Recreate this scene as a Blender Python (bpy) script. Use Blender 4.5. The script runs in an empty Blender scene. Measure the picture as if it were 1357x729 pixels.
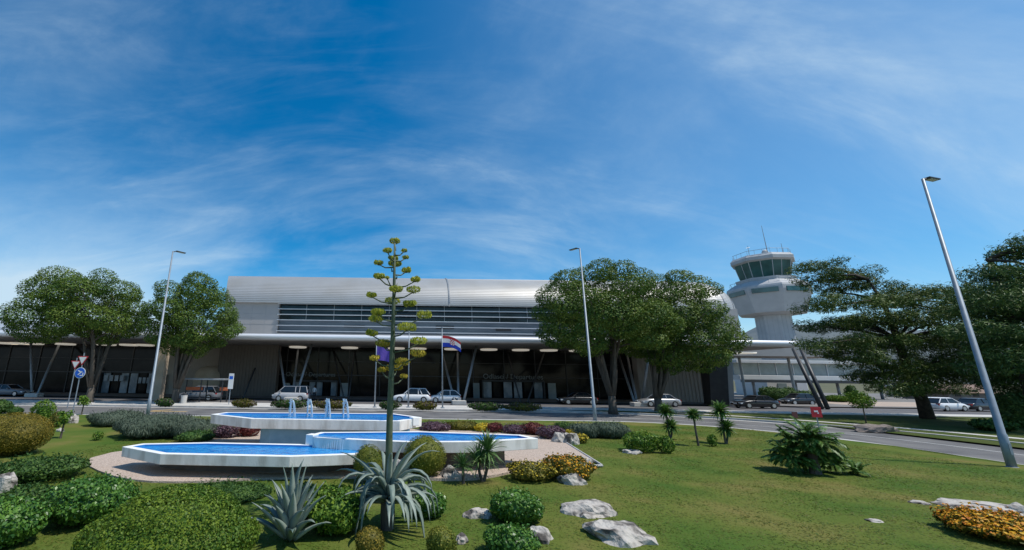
import bpy, math, random
import numpy as np
from math import sin, cos, tan, pi, radians, sqrt, atan2, hypot
from mathutils import Vector, Matrix, noise as mnoise

random.seed(7)
RNG = np.random.default_rng(7)
SC = bpy.context.scene
COL = SC.collection

# ------------------------------------------------------------------ camera
CAM_H = 3.2
F_PX, PPX, PPY, PITCH, ROLL = 544.573, 540.95, 364.5, radians(13.6955), radians(0.7448)
cp, sp = cos(PITCH), sin(PITCH)
R0, U0, F0 = Vector((1, 0, 0)), Vector((0, -sp, cp)), Vector((0, cp, sp))
XC = R0 * cos(ROLL) + U0 * sin(ROLL)
YC = -R0 * sin(ROLL) + U0 * cos(ROLL)
cam_d = bpy.data.cameras.new('camera')
cam_d.sensor_width = 36.0
cam_d.lens = F_PX / 1357 * 36
cam_d.shift_x = (678.5 - PPX) / 1357
cam_d.clip_start = 0.1
cam_d.clip_end = 9000
cam = bpy.data.objects.new('camera', cam_d)
COL.objects.link(cam)
cam.matrix_world = Matrix.Translation((0, 0, CAM_H)) @ Matrix((XC, YC, -F0)).transposed().to_4x4()
SC.camera = cam

# surveyed positions: a sight line of the photograph met with a known height or a known distance
def sight(x, y):
    u, v = x - PPX, -(y - PPY)
    return XC * u + YC * v + F0 * F_PX
def ground(x, y, z=0.0):
    d = sight(x, y)
    return Vector((0, 0, CAM_H)) + d * ((z - CAM_H) / d.z)
def depth(x, y, Y):
    d = sight(x, y)
    return Vector((0, 0, CAM_H)) + d * (Y / d.y)

# ------------------------------------------------------------------ sun, sky, exposure
SUN_EL, SUN_AZ = radians(60), radians(20)      # azimuth measured from +X towards the camera side
to_sun = Vector((cos(SUN_EL) * cos(SUN_AZ), -cos(SUN_EL) * sin(SUN_AZ), sin(SUN_EL)))
sun_d = bpy.data.lights.new('sun', 'SUN')
sun_d.energy = 4.3
sun_d.angle = radians(0.5)
sun_d.color = (1.0, 0.955, 0.88)
sun = bpy.data.objects.new('sun', sun_d)
COL.objects.link(sun)
sun.rotation_euler = to_sun.to_track_quat('Z', 'Y').to_euler()
sun.location = (0, 0, 60)

w = bpy.data.worlds.new('World')
SC.world = w
w.use_nodes = True
nt = w.node_tree
nt.nodes.clear()
def wn(t, **kw):
    n = nt.nodes.new(t)
    for k, v in kw.items(): setattr(n, k, v)
    return n
out = wn('ShaderNodeOutputWorld')
bg = wn('ShaderNodeBackground')
bg.inputs['Strength'].default_value = 0.085
sky = wn('ShaderNodeTexSky', sky_type='NISHITA')
sky.sun_disc = False
sky.sun_elevation = SUN_EL
sky.sun_rotation = pi / 2 + SUN_AZ
sky.altitude = 150
sky.air_density = 1.0
sky.dust_density = 0.25
sky.ozone_density = 2.5
hs = wn('ShaderNodeHueSaturation')
hs.inputs['Hue'].default_value = 0.495
hs.inputs['Saturation'].default_value = 1.7
hs.inputs['Value'].default_value = 1.62
nt.links.new(sky.outputs[0], hs.inputs['Color'])
tc = wn('ShaderNodeTexCoord')
sx = wn('ShaderNodeSeparateXYZ')
nt.links.new(tc.outputs['Generated'], sx.inputs[0])
def m(op, a, b=None, c=None):
    n = wn('ShaderNodeMath', operation=op)
    for i, v in enumerate((a, b, c)):
        if v is None: continue
        if isinstance(v, (int, float)): n.inputs[i].default_value = v
        else: nt.links.new(v, n.inputs[i])
    return n.outputs[0]
zc = m('ADD', m('MAXIMUM', sx.outputs['Z'], 0.0), 0.55)
px_, py_ = m('DIVIDE', sx.outputs['X'], zc), m('DIVIDE', sx.outputs['Y'], zc)
cx = wn('ShaderNodeCombineXYZ')
nt.links.new(px_, cx.inputs[0]); nt.links.new(py_, cx.inputs[1])
def cloud_layer(rot, scale, nscale, detail, dist, lo, hi, loc=(0, 0, 0)):
    mp = wn('ShaderNodeMapping')
    mp.inputs['Rotation'].default_value = (0, 0, radians(rot))
    mp.inputs['Scale'].default_value = scale
    mp.inputs['Location'].default_value = loc
    nt.links.new(cx.outputs[0], mp.inputs[0])
    nz = wn('ShaderNodeTexNoise')
    nz.inputs['Scale'].default_value = nscale
    nz.inputs['Detail'].default_value = detail
    nz.inputs['Roughness'].default_value = 0.62
    nz.inputs['Distortion'].default_value = dist
    nt.links.new(mp.outputs[0], nz.inputs['Vector'])
    mr = wn('ShaderNodeMapRange', interpolation_type='SMOOTHSTEP')
    mr.inputs['From Min'].default_value = lo
    mr.inputs['From Max'].default_value = hi
    nt.links.new(nz.outputs['Fac'], mr.inputs['Value'])
    return mr.outputs['Result']
c1 = cloud_layer(-38, (0.8, 1.7, 1), 1.5, 9, 0.5, 0.35, 0.88, (3.1, 1.7, 0))
c2 = cloud_layer(-50, (0.7, 2.6, 1), 3.2, 11, 0.8, 0.42, 0.80, (0.4, 5.2, 0))
cl = m('ADD', m('MULTIPLY', c1, 0.38), m('MULTIPLY', m('MULTIPLY', c2, m('ADD', c1, 0.3)), 0.30))
# thin veil thickening to the low sky and to the sun's side
lowz = m('POWER', m('SUBTRACT', 1.0, m('MINIMUM', m('MAXIMUM', sx.outputs['Z'], 0.0), 1.0)), 4.0)
side = m('MULTIPLY', m('MAXIMUM', m('ADD', m('MULTIPLY', sx.outputs['X'], 0.8), 0.05), 0.0), 0.34)
bank = cloud_layer(0, (0.35, 0.35, 1), 2.6, 8, 0.3, 0.28, 0.56, (1.0, 0.2, 0))
left = m('MINIMUM', m('MAXIMUM', m('MULTIPLY', m('SUBTRACT', m('MULTIPLY', sx.outputs['X'], -1.0), 0.36), 3.4), 0.0), 1.0)
lowc = m('MULTIPLY', m('MULTIPLY', bank, left), m('MULTIPLY', m('POWER', lowz, 1.7), 2.4))
fac = m('MINIMUM', m('ADD', m('ADD', cl, m('MULTIPLY', lowz, 0.10)), m('ADD', side, lowc)), 0.92)
mixc = wn('ShaderNodeMix', data_type='RGBA')
nt.links.new(fac, mixc.inputs['Factor'])
nt.links.new(hs.outputs[0], mixc.inputs['A'])
mixc.inputs['B'].default_value = (7.0, 9.0, 10.6, 1)
nt.links.new(mixc.outputs['Result'], bg.inputs['Color'])
nt.links.new(bg.outputs[0], out.inputs['Surface'])

SC.view_settings.view_transform = 'Standard'
SC.view_settings.look = 'None'
SC.view_settings.gamma = 1
SC.view_settings.exposure = 0.0
SC.view_settings.use_curve_mapping = False
SC.cycles.max_bounces = 8
SC.cycles.transparent_max_bounces = 8

# ------------------------------------------------------------------ materials
MATS = {}
def mat(name, col, rough=0.7, col2=None, nscale=4.0, ncontrast=(0.35, 0.65), detail=6, bump=0.0, bscale=30.0, metal=0.0,
        spec=0.4, island=False, translucent=0.0, col3=None, bands=None, coat=0.0, stretch=None, emit=None, bdist=0.02):
    if name in MATS: return MATS[name]
    M = bpy.data.materials.new(name)
    M.use_nodes = True
    t = M.node_tree
    N, L = t.nodes, t.links
    b = N['Principled BSDF']
    b.inputs['Roughness'].default_value = rough
    b.inputs['Metallic'].default_value = metal
    b.inputs['Specular IOR Level'].default_value = spec
    b.inputs['Coat Weight'].default_value = coat
    geo = N.new('ShaderNodeNewGeometry')
    vec = geo.outputs['Position']
    if stretch:
        mp = N.new('ShaderNodeMapping'); mp.inputs['Scale'].default_value = stretch
        L.new(vec, mp.inputs[0]); vec = mp.outputs[0]
    c = None
    if col2:
        nz = N.new('ShaderNodeTexNoise')
        nz.inputs['Scale'].default_value = nscale
        nz.inputs['Detail'].default_value = detail
        L.new(vec, nz.inputs['Vector'])
        r = N.new('ShaderNodeValToRGB')
        r.color_ramp.elements[0].position = ncontrast[0]; r.color_ramp.elements[0].color = (*col, 1)
        r.color_ramp.elements[1].position = ncontrast[1]; r.color_ramp.elements[1].color = (*col2, 1)
        if col3:
            e = r.color_ramp.elements.new((ncontrast[0] + ncontrast[1]) / 2); e.color = (*col3, 1)
        f = nz.outputs['Fac']
        if island:
            mx = N.new('ShaderNodeMath'); mx.operation = 'MULTIPLY_ADD'
            mx.inputs[1].default_value = island
            L.new(geo.outputs['Random Per Island'], mx.inputs[0])
            sb = N.new('ShaderNodeMath'); sb.operation = 'SUBTRACT'; sb.inputs[1].default_value = island / 2
            L.new(nz.outputs['Fac'], sb.inputs[0]); L.new(sb.outputs[0], mx.inputs[2])
            f = mx.outputs[0]
        L.new(f, r.inputs[0])
        c = r.outputs[0]
        L.new(c, b.inputs['Base Color'])
    else:
        b.inputs['Base Color'].default_value = (*col, 1)
    if bump:
        nb = N.new('ShaderNodeTexNoise'); nb.inputs['Scale'].default_value = bscale; nb.inputs['Detail'].default_value = 5
        L.new(vec, nb.inputs['Vector'])
        bp = N.new('ShaderNodeBump'); bp.inputs['Strength'].default_value = bump; bp.inputs['Distance'].default_value = bdist
        L.new(nb.outputs['Fac'], bp.inputs['Height']); L.new(bp.outputs[0], b.inputs['Normal'])
    if emit:
        b.inputs['Emission Color'].default_value = (*col, 1)
        b.inputs['Emission Strength'].default_value = emit
    if translucent:
        tr = N.new('ShaderNodeBsdfTranslucent')
        if c is not None: L.new(c, tr.inputs['Color'])
        else: tr.inputs['Color'].default_value = (*col, 1)
        ms = N.new('ShaderNodeMixShader'); ms.inputs[0].default_value = translucent
        L.new(b.outputs[0], ms.inputs[1]); L.new(tr.outputs[0], ms.inputs[2])
        L.new(ms.outputs[0], N['Material Output'].inputs['Surface'])
    MATS[name] = M
    return M

def leafmat(name, a, b, c, tr=0.22, rough=0.55, spec=0.25, ns=0.8):
    return mat(name, a, rough, b, ns, (0.2, 0.8), 3, col3=c, island=0.7, translucent=tr, spec=spec)

M_ASPH = mat('asphalt', (0.085, 0.084, 0.087), 0.9, (0.185, 0.178, 0.17), 0.55, (0.3, 0.72), 12, bump=0.3, bscale=60)
M_ASPH2 = mat('worn_asphalt', (0.09, 0.088, 0.095), 0.9, (0.135, 0.13, 0.13), 0.7, (0.3, 0.7), 8, bump=0.3, bscale=60)
M_CONC = mat('pale_concrete', (0.46, 0.44, 0.41), 0.85, (0.58, 0.56, 0.52), 1.2, (0.3, 0.7), 8, bump=0.2, bscale=40)
M_KERB = mat('kerb_stone', (0.36, 0.35, 0.33), 0.85, (0.52, 0.5, 0.47), 2.0, (0.3, 0.7), 8, bump=0.2)
M_SOIL = mat('dry_ground', (0.075, 0.085, 0.035), 0.95, (0.13, 0.115, 0.06), 0.15, (0.35, 0.65), 8)
M_LAWN = mat('lawn_turf', (0.058, 0.108, 0.016), 0.95, (0.178, 0.145, 0.047), 0.42, (0.34, 0.74), 9, col3=(0.104, 0.130, 0.024), bump=0.4, bscale=22, bdist=0.05, spec=0.1)
M_GRASSFAR = mat('verge_turf', (0.045, 0.075, 0.015), 0.95, (0.09, 0.1, 0.03), 0.5, (0.3, 0.7), 9, bump=0.8, bscale=18, bdist=0.06, spec=0.1)
M_GRAVEL = mat('pink_gravel', (0.33, 0.25, 0.195), 0.95, (0.62, 0.50, 0.41), 26, (0.3, 0.7), 4, col3=(0.47, 0.375, 0.305), bump=0.9, bscale=45, bdist=0.03, spec=0.2)
M_FOUNT = mat('fountain_white_concrete', (0.52, 0.485, 0.43), 0.75, (0.80, 0.77, 0.715), 2.6, (0.30, 0.56), 10, bump=0.25, bscale=35, stretch=(1, 1, 0.3))
M_FRIM = mat('fountain_rim_paint', (0.76, 0.75, 0.72), 0.6, (0.86, 0.85, 0.83), 3, (0.3, 0.7), 8)
M_FBLUE = mat('fountain_blue_pedestal_paint', (0.13, 0.26, 0.35), 0.7, (0.19, 0.33, 0.42), 2.5, (0.3, 0.7), 8, bump=0.1)
M_FIN = mat('pool_blue_paint', (0.03, 0.2, 0.48), 0.6)
M_WATER = mat('blue_pool_water', (0.006, 0.17, 0.52), 0.08, (0.04, 0.36, 0.74), 4.0, (0.32, 0.68), 7, bump=0.8, bscale=7, bdist=0.03, spec=0.5)
M_JET = mat('white_water_spray', (0.70, 0.80, 0.86), 0.25, translucent=0.5, spec=0.6)
M_ALU = mat('silver_roof_cladding', (0.42, 0.405, 0.38), 0.52, (0.47, 0.465, 0.455), 0.3, (0.3, 0.7), 5, metal=0.45, spec=0.5, bump=0.05, bscale=3)
M_PANEL = mat('grey_facade_panel', (0.30, 0.29, 0.28), 0.6, (0.36, 0.345, 0.335), 0.4, (0.3, 0.7), 5, metal=0.1)
M_CANTOP = mat('white_canopy_edge', (0.72, 0.73, 0.745), 0.35, (0.78, 0.785, 0.795), 0.5, (0.3, 0.7), 4, metal=0.25)
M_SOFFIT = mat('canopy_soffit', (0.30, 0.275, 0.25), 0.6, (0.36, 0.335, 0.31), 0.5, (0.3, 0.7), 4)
M_LOWROOF = mat('grey_sheet_roof', (0.36, 0.38, 0.41), 0.5, (0.44, 0.46, 0.49), 0.3, (0.3, 0.7), 5, metal=0.2)
M_SLAT = mat('white_louvre', (0.46, 0.48, 0.50), 0.4, metal=0.2)
M_GLASS = mat('dark_window_glass', (0.012, 0.017, 0.018), 0.06, (0.03, 0.04, 0.042), 0.35, (0.4, 0.6), 3, spec=0.35)
M_GLASS2 = mat('shop_front_glass', (0.007, 0.008, 0.009), 0.1, (0.02, 0.02, 0.02), 0.6, (0.4, 0.65), 3, spec=0.12)
M_RAILGL = mat('grey_blue_balustrade_glass', (0.13, 0.155, 0.185), 0.25, (0.17, 0.2, 0.23), 0.5, (0.3, 0.7), 3, spec=0.3)
M_DOORGL = mat('door_glass_painted_glint', (0.16, 0.20, 0.24), 0.2, (0.3, 0.34, 0.38), 0.9, (0.4, 0.6), 3, spec=0.4)  # glints of reflected daylight put into the base colour
M_MULL = mat('dark_mullion', (0.05, 0.05, 0.052), 0.5)
M_BROWN = mat('brown_ribbed_cladding', (0.135, 0.112, 0.095), 0.7, (0.18, 0.152, 0.13), 3, (0.3, 0.7), 6, stretch=(6, 6, 0.6))
M_BEIGE = mat('beige_stone_wall', (0.42, 0.335, 0.245), 0.8, (0.52, 0.42, 0.315), 1.2, (0.3, 0.7), 7, bump=0.1)
M_TAUPE = mat('taupe_ribbed_wall', (0.34, 0.295, 0.255), 0.75, (0.42, 0.365, 0.315), 2, (0.3, 0.7), 6, stretch=(5, 5, 0.5))
M_STEEL = mat('grey_painted_steel', (0.27, 0.285, 0.30), 0.45, (0.33, 0.345, 0.36), 3, (0.3, 0.7), 5, metal=0.3)
M_GALV = mat('galvanised_steel', (0.20, 0.24, 0.28), 0.5, (0.27, 0.31, 0.35), 4, (0.3, 0.7), 5, metal=0.3)
M_DARKST = mat('dark_steel', (0.035, 0.038, 0.042), 0.5)
M_SLABDK = mat('dark_pillar_cladding', (0.028, 0.026, 0.025), 0.7, (0.045, 0.042, 0.04), 1.5, (0.3, 0.7), 5)
M_CEIL = mat('skylight_glow', (0.95, 0.88, 0.76), 0.6, emit=0.33)  # skylight discs: emission stands in for daylight, no lamp here
M_TOWER = mat('tower_white_concrete', (0.40, 0.405, 0.415), 0.75, (0.48, 0.485, 0.49), 0.5, (0.3, 0.7), 8, bump=0.1, bscale=6)
M_TOWGL = mat('green_tower_glass', (0.02, 0.075, 0.075), 0.08, (0.05, 0.14, 0.135), 0.4, (0.35, 0.65), 3, spec=0.6)
M_WHITEW = mat('white_render_wall', (0.55, 0.55, 0.54), 0.8, (0.64, 0.64, 0.62), 0.5, (0.3, 0.7), 6)
M_GREYGL = mat('bridge_glass', (0.13, 0.19, 0.22), 0.12, (0.24, 0.3, 0.33), 0.5, (0.35, 0.65), 4, spec=0.5)
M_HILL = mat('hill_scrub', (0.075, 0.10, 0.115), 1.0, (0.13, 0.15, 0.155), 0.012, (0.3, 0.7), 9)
M_ROCK = mat('white_limestone', (0.48, 0.445, 0.395), 0.9, (0.09, 0.08, 0.072), 3.2, (0.38, 0.62), 12, col3=(0.43, 0.39, 0.345), bump=1.0, bscale=6, bdist=0.09, spec=0.2)
M_BARK = mat('grey_brown_bark', (0.055, 0.045, 0.036), 0.9, (0.125, 0.105, 0.085), 5, (0.3, 0.7), 8, bump=0.8, bscale=14, stretch=(1, 1, 0.3))
M_PBARK = mat('pine_bark', (0.035, 0.028, 0.022), 0.95, (0.075, 0.06, 0.045), 5, (0.3, 0.7), 8, bump=0.8, bscale=14)
M_SOILM = mat('grey_mulch', (0.16, 0.13, 0.11), 0.95, (0.26, 0.21, 0.18), 9, (0.3, 0.7), 8, bump=0.8)
M_RUB = mat('black_rubber', (0.015, 0.015, 0.015), 0.8)
M_RIM = mat('alloy_rim', (0.5, 0.5, 0.52), 0.3, metal=0.8)
M_CARGL = mat('car_window_glass', (0.012, 0.015, 0.018), 0.05, spec=0.6)
M_CWHITE = mat('white_car_paint', (0.78, 0.78, 0.78), 0.3, coat=0.5)
M_CSILV = mat('silver_car_paint', (0.42, 0.43, 0.44), 0.3, metal=0.5, coat=0.5)
M_CDARK = mat('black_car_paint', (0.02, 0.021, 0.024), 0.25, coat=0.6)
M_CGREY = mat('grey_car_paint', (0.16, 0.17, 0.19), 0.3, coat=0.5)
M_HEADL = mat('headlight_lens', (0.7, 0.72, 0.74), 0.1)
M_TAILL = mat('tail_light_lens', (0.35, 0.01, 0.01), 0.2)
M_RED = mat('red_sign_paint', (0.48, 0.022, 0.03), 0.5)
M_SIGNW = mat('white_sign_face', (0.75, 0.74, 0.72), 0.5)
M_SIGNB = mat('blue_sign_face', (0.01, 0.11, 0.55), 0.45)
M_FRED = mat('red_flag_cloth', (0.50, 0.03, 0.04), 0.8, translucent=0.3)
M_FWHITE = mat('white_flag_cloth', (0.75, 0.74, 0.75), 0.8, translucent=0.3)
M_FLBLUE = mat('blue_flag_cloth', (0.015, 0.05, 0.42), 0.8, translucent=0.3)
M_FPURP = mat('violet_flag_cloth', (0.12, 0.075, 0.40), 0.8, (0.17, 0.11, 0.5), 5, translucent=0.3)
M_LETTER = mat('pale_sign_lettering', (0.20, 0.21, 0.20), 0.5)
M_ORANGE = mat('orange_advert_panel', (0.50, 0.13, 0.05), 0.6)
M_TILE = mat('terracotta_roof', (0.17, 0.11, 0.085), 0.85, (0.24, 0.16, 0.12), 4, (0.3, 0.7), 6)
M_SKIN = mat('skin', (0.45, 0.27, 0.19), 0.6)
M_CLOTHW = mat('white_shirt_cloth', (0.72, 0.72, 0.72), 0.9)
M_CLOTHD = mat('dark_trouser_cloth', (0.03, 0.035, 0.05), 0.9)
M_HAIR = mat('dark_hair', (0.02, 0.015, 0.012), 0.6)
M_LINE = mat('worn_yellow_road_paint', (0.42, 0.29, 0.13), 0.85)
M_LINEW = mat('white_road_paint', (0.55, 0.55, 0.53), 0.85)

L_TREE = leafmat('broadleaf_foliage', (0.048, 0.108, 0.016), (0.165, 0.222, 0.035), (0.096, 0.162, 0.026), ns=0.5)
L_PINE = leafmat('pine_needles', (0.038, 0.086, 0.018), (0.14, 0.19, 0.036), (0.076, 0.128, 0.027), tr=0.12, ns=0.5)
L_CEDAR = leafmat('cedar_needles', (0.034, 0.080, 0.022), (0.125, 0.19, 0.045), (0.066, 0.125, 0.032), tr=0.12, ns=0.5)
L_BUSH = leafmat('glossy_bush_leaves', (0.03, 0.102, 0.014), (0.13, 0.255, 0.036), (0.064, 0.162, 0.024), rough=0.4, spec=0.4, ns=2)
L_DBUSH = leafmat('dark_bush_leaves', (0.026, 0.072, 0.015), (0.095, 0.165, 0.032), (0.052, 0.112, 0.023), ns=2)
L_HEDGE = leafmat('bright_hedge_leaves', (0.044, 0.115, 0.012), (0.18, 0.27, 0.028), (0.095, 0.185, 0.018), ns=1.2)
L_MOUND = leafmat('fine_mound_leaves', (0.044, 0.105, 0.011), (0.17, 0.24, 0.025), (0.09, 0.162, 0.016), ns=1.6)
L_GOLD = leafmat('golden_topiary_leaves', (0.095, 0.092, 0.014), (0.28, 0.205, 0.028), (0.175, 0.145, 0.02), ns=2)
L_OLIVE = leafmat('olive_topiary_leaves', (0.07, 0.105, 0.014), (0.22, 0.215, 0.028), (0.135, 0.155, 0.02), ns=2)
L_LAV = leafmat('lavender_foliage', (0.062, 0.088, 0.058), (0.12, 0.15, 0.105), (0.088, 0.117, 0.08), tr=0.1, rough=0.8, ns=1)
L_PURP = leafmat('purple_shrub_leaves', (0.075, 0.035, 0.045), (0.18, 0.12, 0.15), (0.12, 0.065, 0.085), tr=0.15, ns=2)
L_MAROON = leafmat('maroon_shrub_leaves', (0.09, 0.015, 0.020), (0.20, 0.06, 0.05), (0.14, 0.03, 0.03), tr=0.2, ns=2)
L_YELLOW = leafmat('yellow_flowers', (0.50, 0.36, 0.02), (0.62, 0.48, 0.04), (0.55, 0.42, 0.03), tr=0.2)
L_ORANGE = leafmat('orange_flowers', (0.60, 0.17, 0.015), (0.70, 0.40, 0.02), (0.65, 0.28, 0.015), tr=0.2)
L_FSHRUB = leafmat('flower_shrub_leaves', (0.075, 0.085, 0.012), (0.20, 0.17, 0.025), (0.13, 0.125, 0.018), ns=2)
L_AGAVE = mat('agave_leaf', (0.105, 0.155, 0.132), 0.5, (0.27, 0.315, 0.265), 2.5, (0.3, 0.7), 7, island=0.4, spec=0.4)
L_STALK = mat('agave_stalk', (0.060, 0.085, 0.045), 0.6, (0.105, 0.125, 0.07), 6, (0.3, 0.7), 6)
L_BLOOM = leafmat('agave_bloom', (0.2, 0.24, 0.028), (0.56, 0.54, 0.06), (0.36, 0.38, 0.04), tr=0.2, ns=4)
L_BLOOMO = leafmat('ripe_agave_bloom', (0.26, 0.22, 0.028), (0.66, 0.5, 0.06), (0.46, 0.37, 0.045), tr=0.2, ns=4)
L_PALM = leafmat('palm_fronds', (0.045, 0.115, 0.022), (0.16, 0.27, 0.06), (0.09, 0.18, 0.035), tr=0.2, rough=0.45, ns=2)
L_YUCCA = leafmat('yucca_leaves', (0.055, 0.125, 0.035), (0.19, 0.28, 0.1), (0.11, 0.2, 0.06), tr=0.1, rough=0.45, ns=2)
L_GRASS = leafmat('grass_blades', (0.08, 0.145, 0.018), (0.205, 0.19, 0.045), (0.128, 0.165, 0.027), tr=0.4, ns=0.42)

# ------------------------------------------------------------------ mesh helpers
def link(name, me, parent=None, loc=(0, 0, 0)):
    o = bpy.data.objects.new(name, me)
    COL.objects.link(o)
    o.location = loc
    if parent is not None: o.parent = parent
    return o

def tag(o, label=None, cat=None, group=None, kind=None):
    if label: o['label'] = label
    if cat: o['category'] = cat
    if group: o['group'] = group
    if kind: o['kind'] = kind
    return o

def thing(name, label, cat, loc, rotz=0.0, group=None):
    o = bpy.data.objects.new(name, None)
    o.empty_display_size = 0.2
    COL.objects.link(o)
    o.location = loc
    o.rotation_euler = (0, 0, rotz)
    return tag(o, label, cat, group)

class MB:
    def __init__(s): s.v, s.f, s.mi, s.cur = [], [], [], 0
    def add(s, vs, fs):
        b = len(s.v)
        s.v += [tuple(v) for v in vs]
        s.f += [tuple(i + b for i in f) for f in fs]
        s.mi += [s.cur] * len(fs)
    def box(s, c, d, rz=0.0, tilt=None):
        hx, hy, hz = d[0] / 2, d[1] / 2, d[2] / 2
        vs = [Vector((sx_ * hx, sy_ * hy, sz_ * hz)) for sz_ in (-1, 1) for sy_ in (-1, 1) for sx_ in (-1, 1)]
        Mx = Matrix.Rotation(rz, 3, 'Z')
        if tilt is not None: Mx = Mx @ tilt
        c = Vector(c)
        s.add([Mx @ v + c for v in vs], [(0, 2, 3, 1), (4, 5, 7, 6), (0, 1, 5, 4), (2, 6, 7, 3), (1, 3, 7, 5), (0, 4, 6, 2)])
    def span(s, x0, x1, y0, y1, z0, z1):
        s.box(((x0 + x1) / 2, (y0 + y1) / 2, (z0 + z1) / 2), (abs(x1 - x0), abs(y1 - y0), abs(z1 - z0)))
    def tube(s, pts, rad, n=8, cap=True):
        pts = [Vector(p) for p in pts]
        rings = []
        for i, p in enumerate(pts):
            a = pts[max(i - 1, 0)]; b = pts[min(i + 1, len(pts) - 1)]
            d = (b - a)
            d = d.normalized() if d.length > 1e-9 else Vector((0, 0, 1))
            u = d.orthogonal().normalized() if abs(d.z) < 0.9 else d.cross(Vector((0, 1, 0))).normalized()
            if abs(d.z) < 0.9:
                u = d.cross(Vector((0, 0, 1))).normalized()
            v = d.cross(u)
            r = rad[i] if hasattr(rad, '__len__') else rad
            rings.append([p + (u * cos(2 * pi * k / n) + v * sin(2 * pi * k / n)) * r for k in range(n)])
        vs = [q for r in rings for q in r]
        fs = []
        for i in range(len(pts) - 1):
            for k in range(n):
                k2 = (k + 1) % n
                fs.append((i * n + k, i * n + k2, (i + 1) * n + k2, (i + 1) * n + k))
        if cap:
            fs.append(tuple(range(n - 1, -1, -1)))
            fs.append(tuple((len(pts) - 1) * n + k for k in range(n)))
        s.add(vs, fs)
    def lathe(s, prof, c=(0, 0, 0), n=16, rot=0.0, cap=True):
        vs, fs = [], []
        for r, z in prof:
            for k in range(n):
                a = rot + 2 * pi * k / n
                vs.append((c[0] + r * cos(a), c[1] + r * sin(a), c[2] + z))
        for i in range(len(prof) - 1):
            for k in range(n):
                k2 = (k + 1) % n
                fs.append((i * n + k, i * n + k2, (i + 1) * n + k2, (i + 1) * n + k))
        if cap:
            fs.append(tuple(range(n - 1, -1, -1)))
            fs.append(tuple((len(prof) - 1) * n + k for k in range(n)))
        s.add(vs, fs)
    def prism(s, poly, z0, z1, poly_bottom=None):
        n = len(poly)
        pb = poly_bottom or poly
        vs = [(p[0], p[1], z0) for p in pb] + [(p[0], p[1], z1) for p in poly]
        fs = [tuple(range(n - 1, -1, -1)), tuple(range(n, 2 * n))]
        for i in range(n):
            j = (i + 1) % n
            fs.append((i, j, n + j, n + i))
        s.add(vs, fs)
    def loft(s, rings, cap=True, closed=True):
        n = len(rings[0])
        vs = [q for r in rings for q in r]
        fs = []
        for i in range(len(rings) - 1):
            for k in range(n if closed else n - 1):
                k2 = (k + 1) % n
                fs.append((i * n + k, i * n + k2, (i + 1) * n + k2, (i + 1) * n + k))
        if cap:
            fs.append(tuple(range(n - 1, -1, -1)))
            fs.append(tuple((len(rings) - 1) * n + k for k in range(n)))
        s.add(vs, fs)
    def build(s, name, mats, parent=None, org=None, smooth=False, loc=None, bevel=0.0):
        me = bpy.data.meshes.new(name)
        if org is not None:
            o_ = Vector(org); vs = [(v[0] - o_.x, v[1] - o_.y, v[2] - o_.z) for v in s.v]
        else: vs = s.v
        me.from_pydata(vs, [], s.f)
        if not isinstance(mats, (list, tuple)): mats = [mats]
        for q in mats: me.materials.append(q)
        if len(mats) > 1: me.polygons.foreach_set('material_index', s.mi)
        if smooth: me.polygons.foreach_set('use_smooth', [True] * len(me.polygons))
        me.update()
        o = link(name, me, parent, loc if loc is not None else (0, 0, 0))
        if bevel:
            bv = o.modifiers.new('bevel', 'BEVEL'); bv.width = bevel; bv.segments = 2; bv.limit_method = 'ANGLE'; bv.angle_limit = radians(40)
        return o

def np_mesh(name, verts, quads, mats, midx=None, parent=None, loc=(0, 0, 0), tris=None):
    me = bpy.data.meshes.new(name)
    me.vertices.add(len(verts))
    me.vertices.foreach_set('co', np.ascontiguousarray(verts, dtype=np.float32).ravel())
    nq = len(quads)
    nt_ = 0 if tris is None else len(tris)
    me.loops.add(nq * 4 + nt_ * 3)
    me.polygons.add(nq + nt_)
    li = np.asarray(quads, dtype=np.int32).ravel()
    ls = np.arange(nq, dtype=np.int32) * 4
    if nt_:
        li = np.concatenate([li, np.asarray(tris, dtype=np.int32).ravel()])
        ls = np.concatenate([ls, nq * 4 + np.arange(nt_, dtype=np.int32) * 3])
    me.loops.foreach_set('vertex_index', li)
    me.polygons.foreach_set('loop_start', ls)
    if not isinstance(mats, (list, tuple)): mats = [mats]
    for q in mats: me.materials.append(q)
    if midx is not None: me.polygons.foreach_set('material_index', np.asarray(midx, dtype=np.int32))
    me.update(calc_edges=True)
    me.validate()
    return link(name, me, parent, loc)

def unit(a): return a / np.maximum(np.linalg.norm(a, axis=1, keepdims=True), 1e-9)

def leaf_cards(P, Nrm, size, aspect=0.55, fold=0.15, up=None):
    """one small folded diamond leaf per point"""
    n = len(P)
    rnd = unit(RNG.normal(size=(n, 3)))
    if up is not None: rnd = unit(rnd * (1 - up) + np.array([0, 0, 1.0]) * up * 1.5)
    T = unit(rnd - Nrm * np.sum(rnd * Nrm, axis=1, keepdims=True) * 0.75)
    B = unit(np.cross(Nrm, T))
    s = size[:, None] if hasattr(size, '__len__') else size
    v0 = P - T * s * 0.5
    v2 = P + T * s * 0.5 - Nrm * s * fold
    v1 = P + B * s * aspect * 0.5 + Nrm * s * fold * 0.5 + T * s * 0.05
    v3 = P - B * s * aspect * 0.5 + Nrm * s * fold * 0.5 + T * s * 0.05
    V = np.stack([v0, v1, v2, v3], axis=1).reshape(-1, 3)
    Q = np.arange(n * 4).reshape(-1, 4)
    return V, Q

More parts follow.
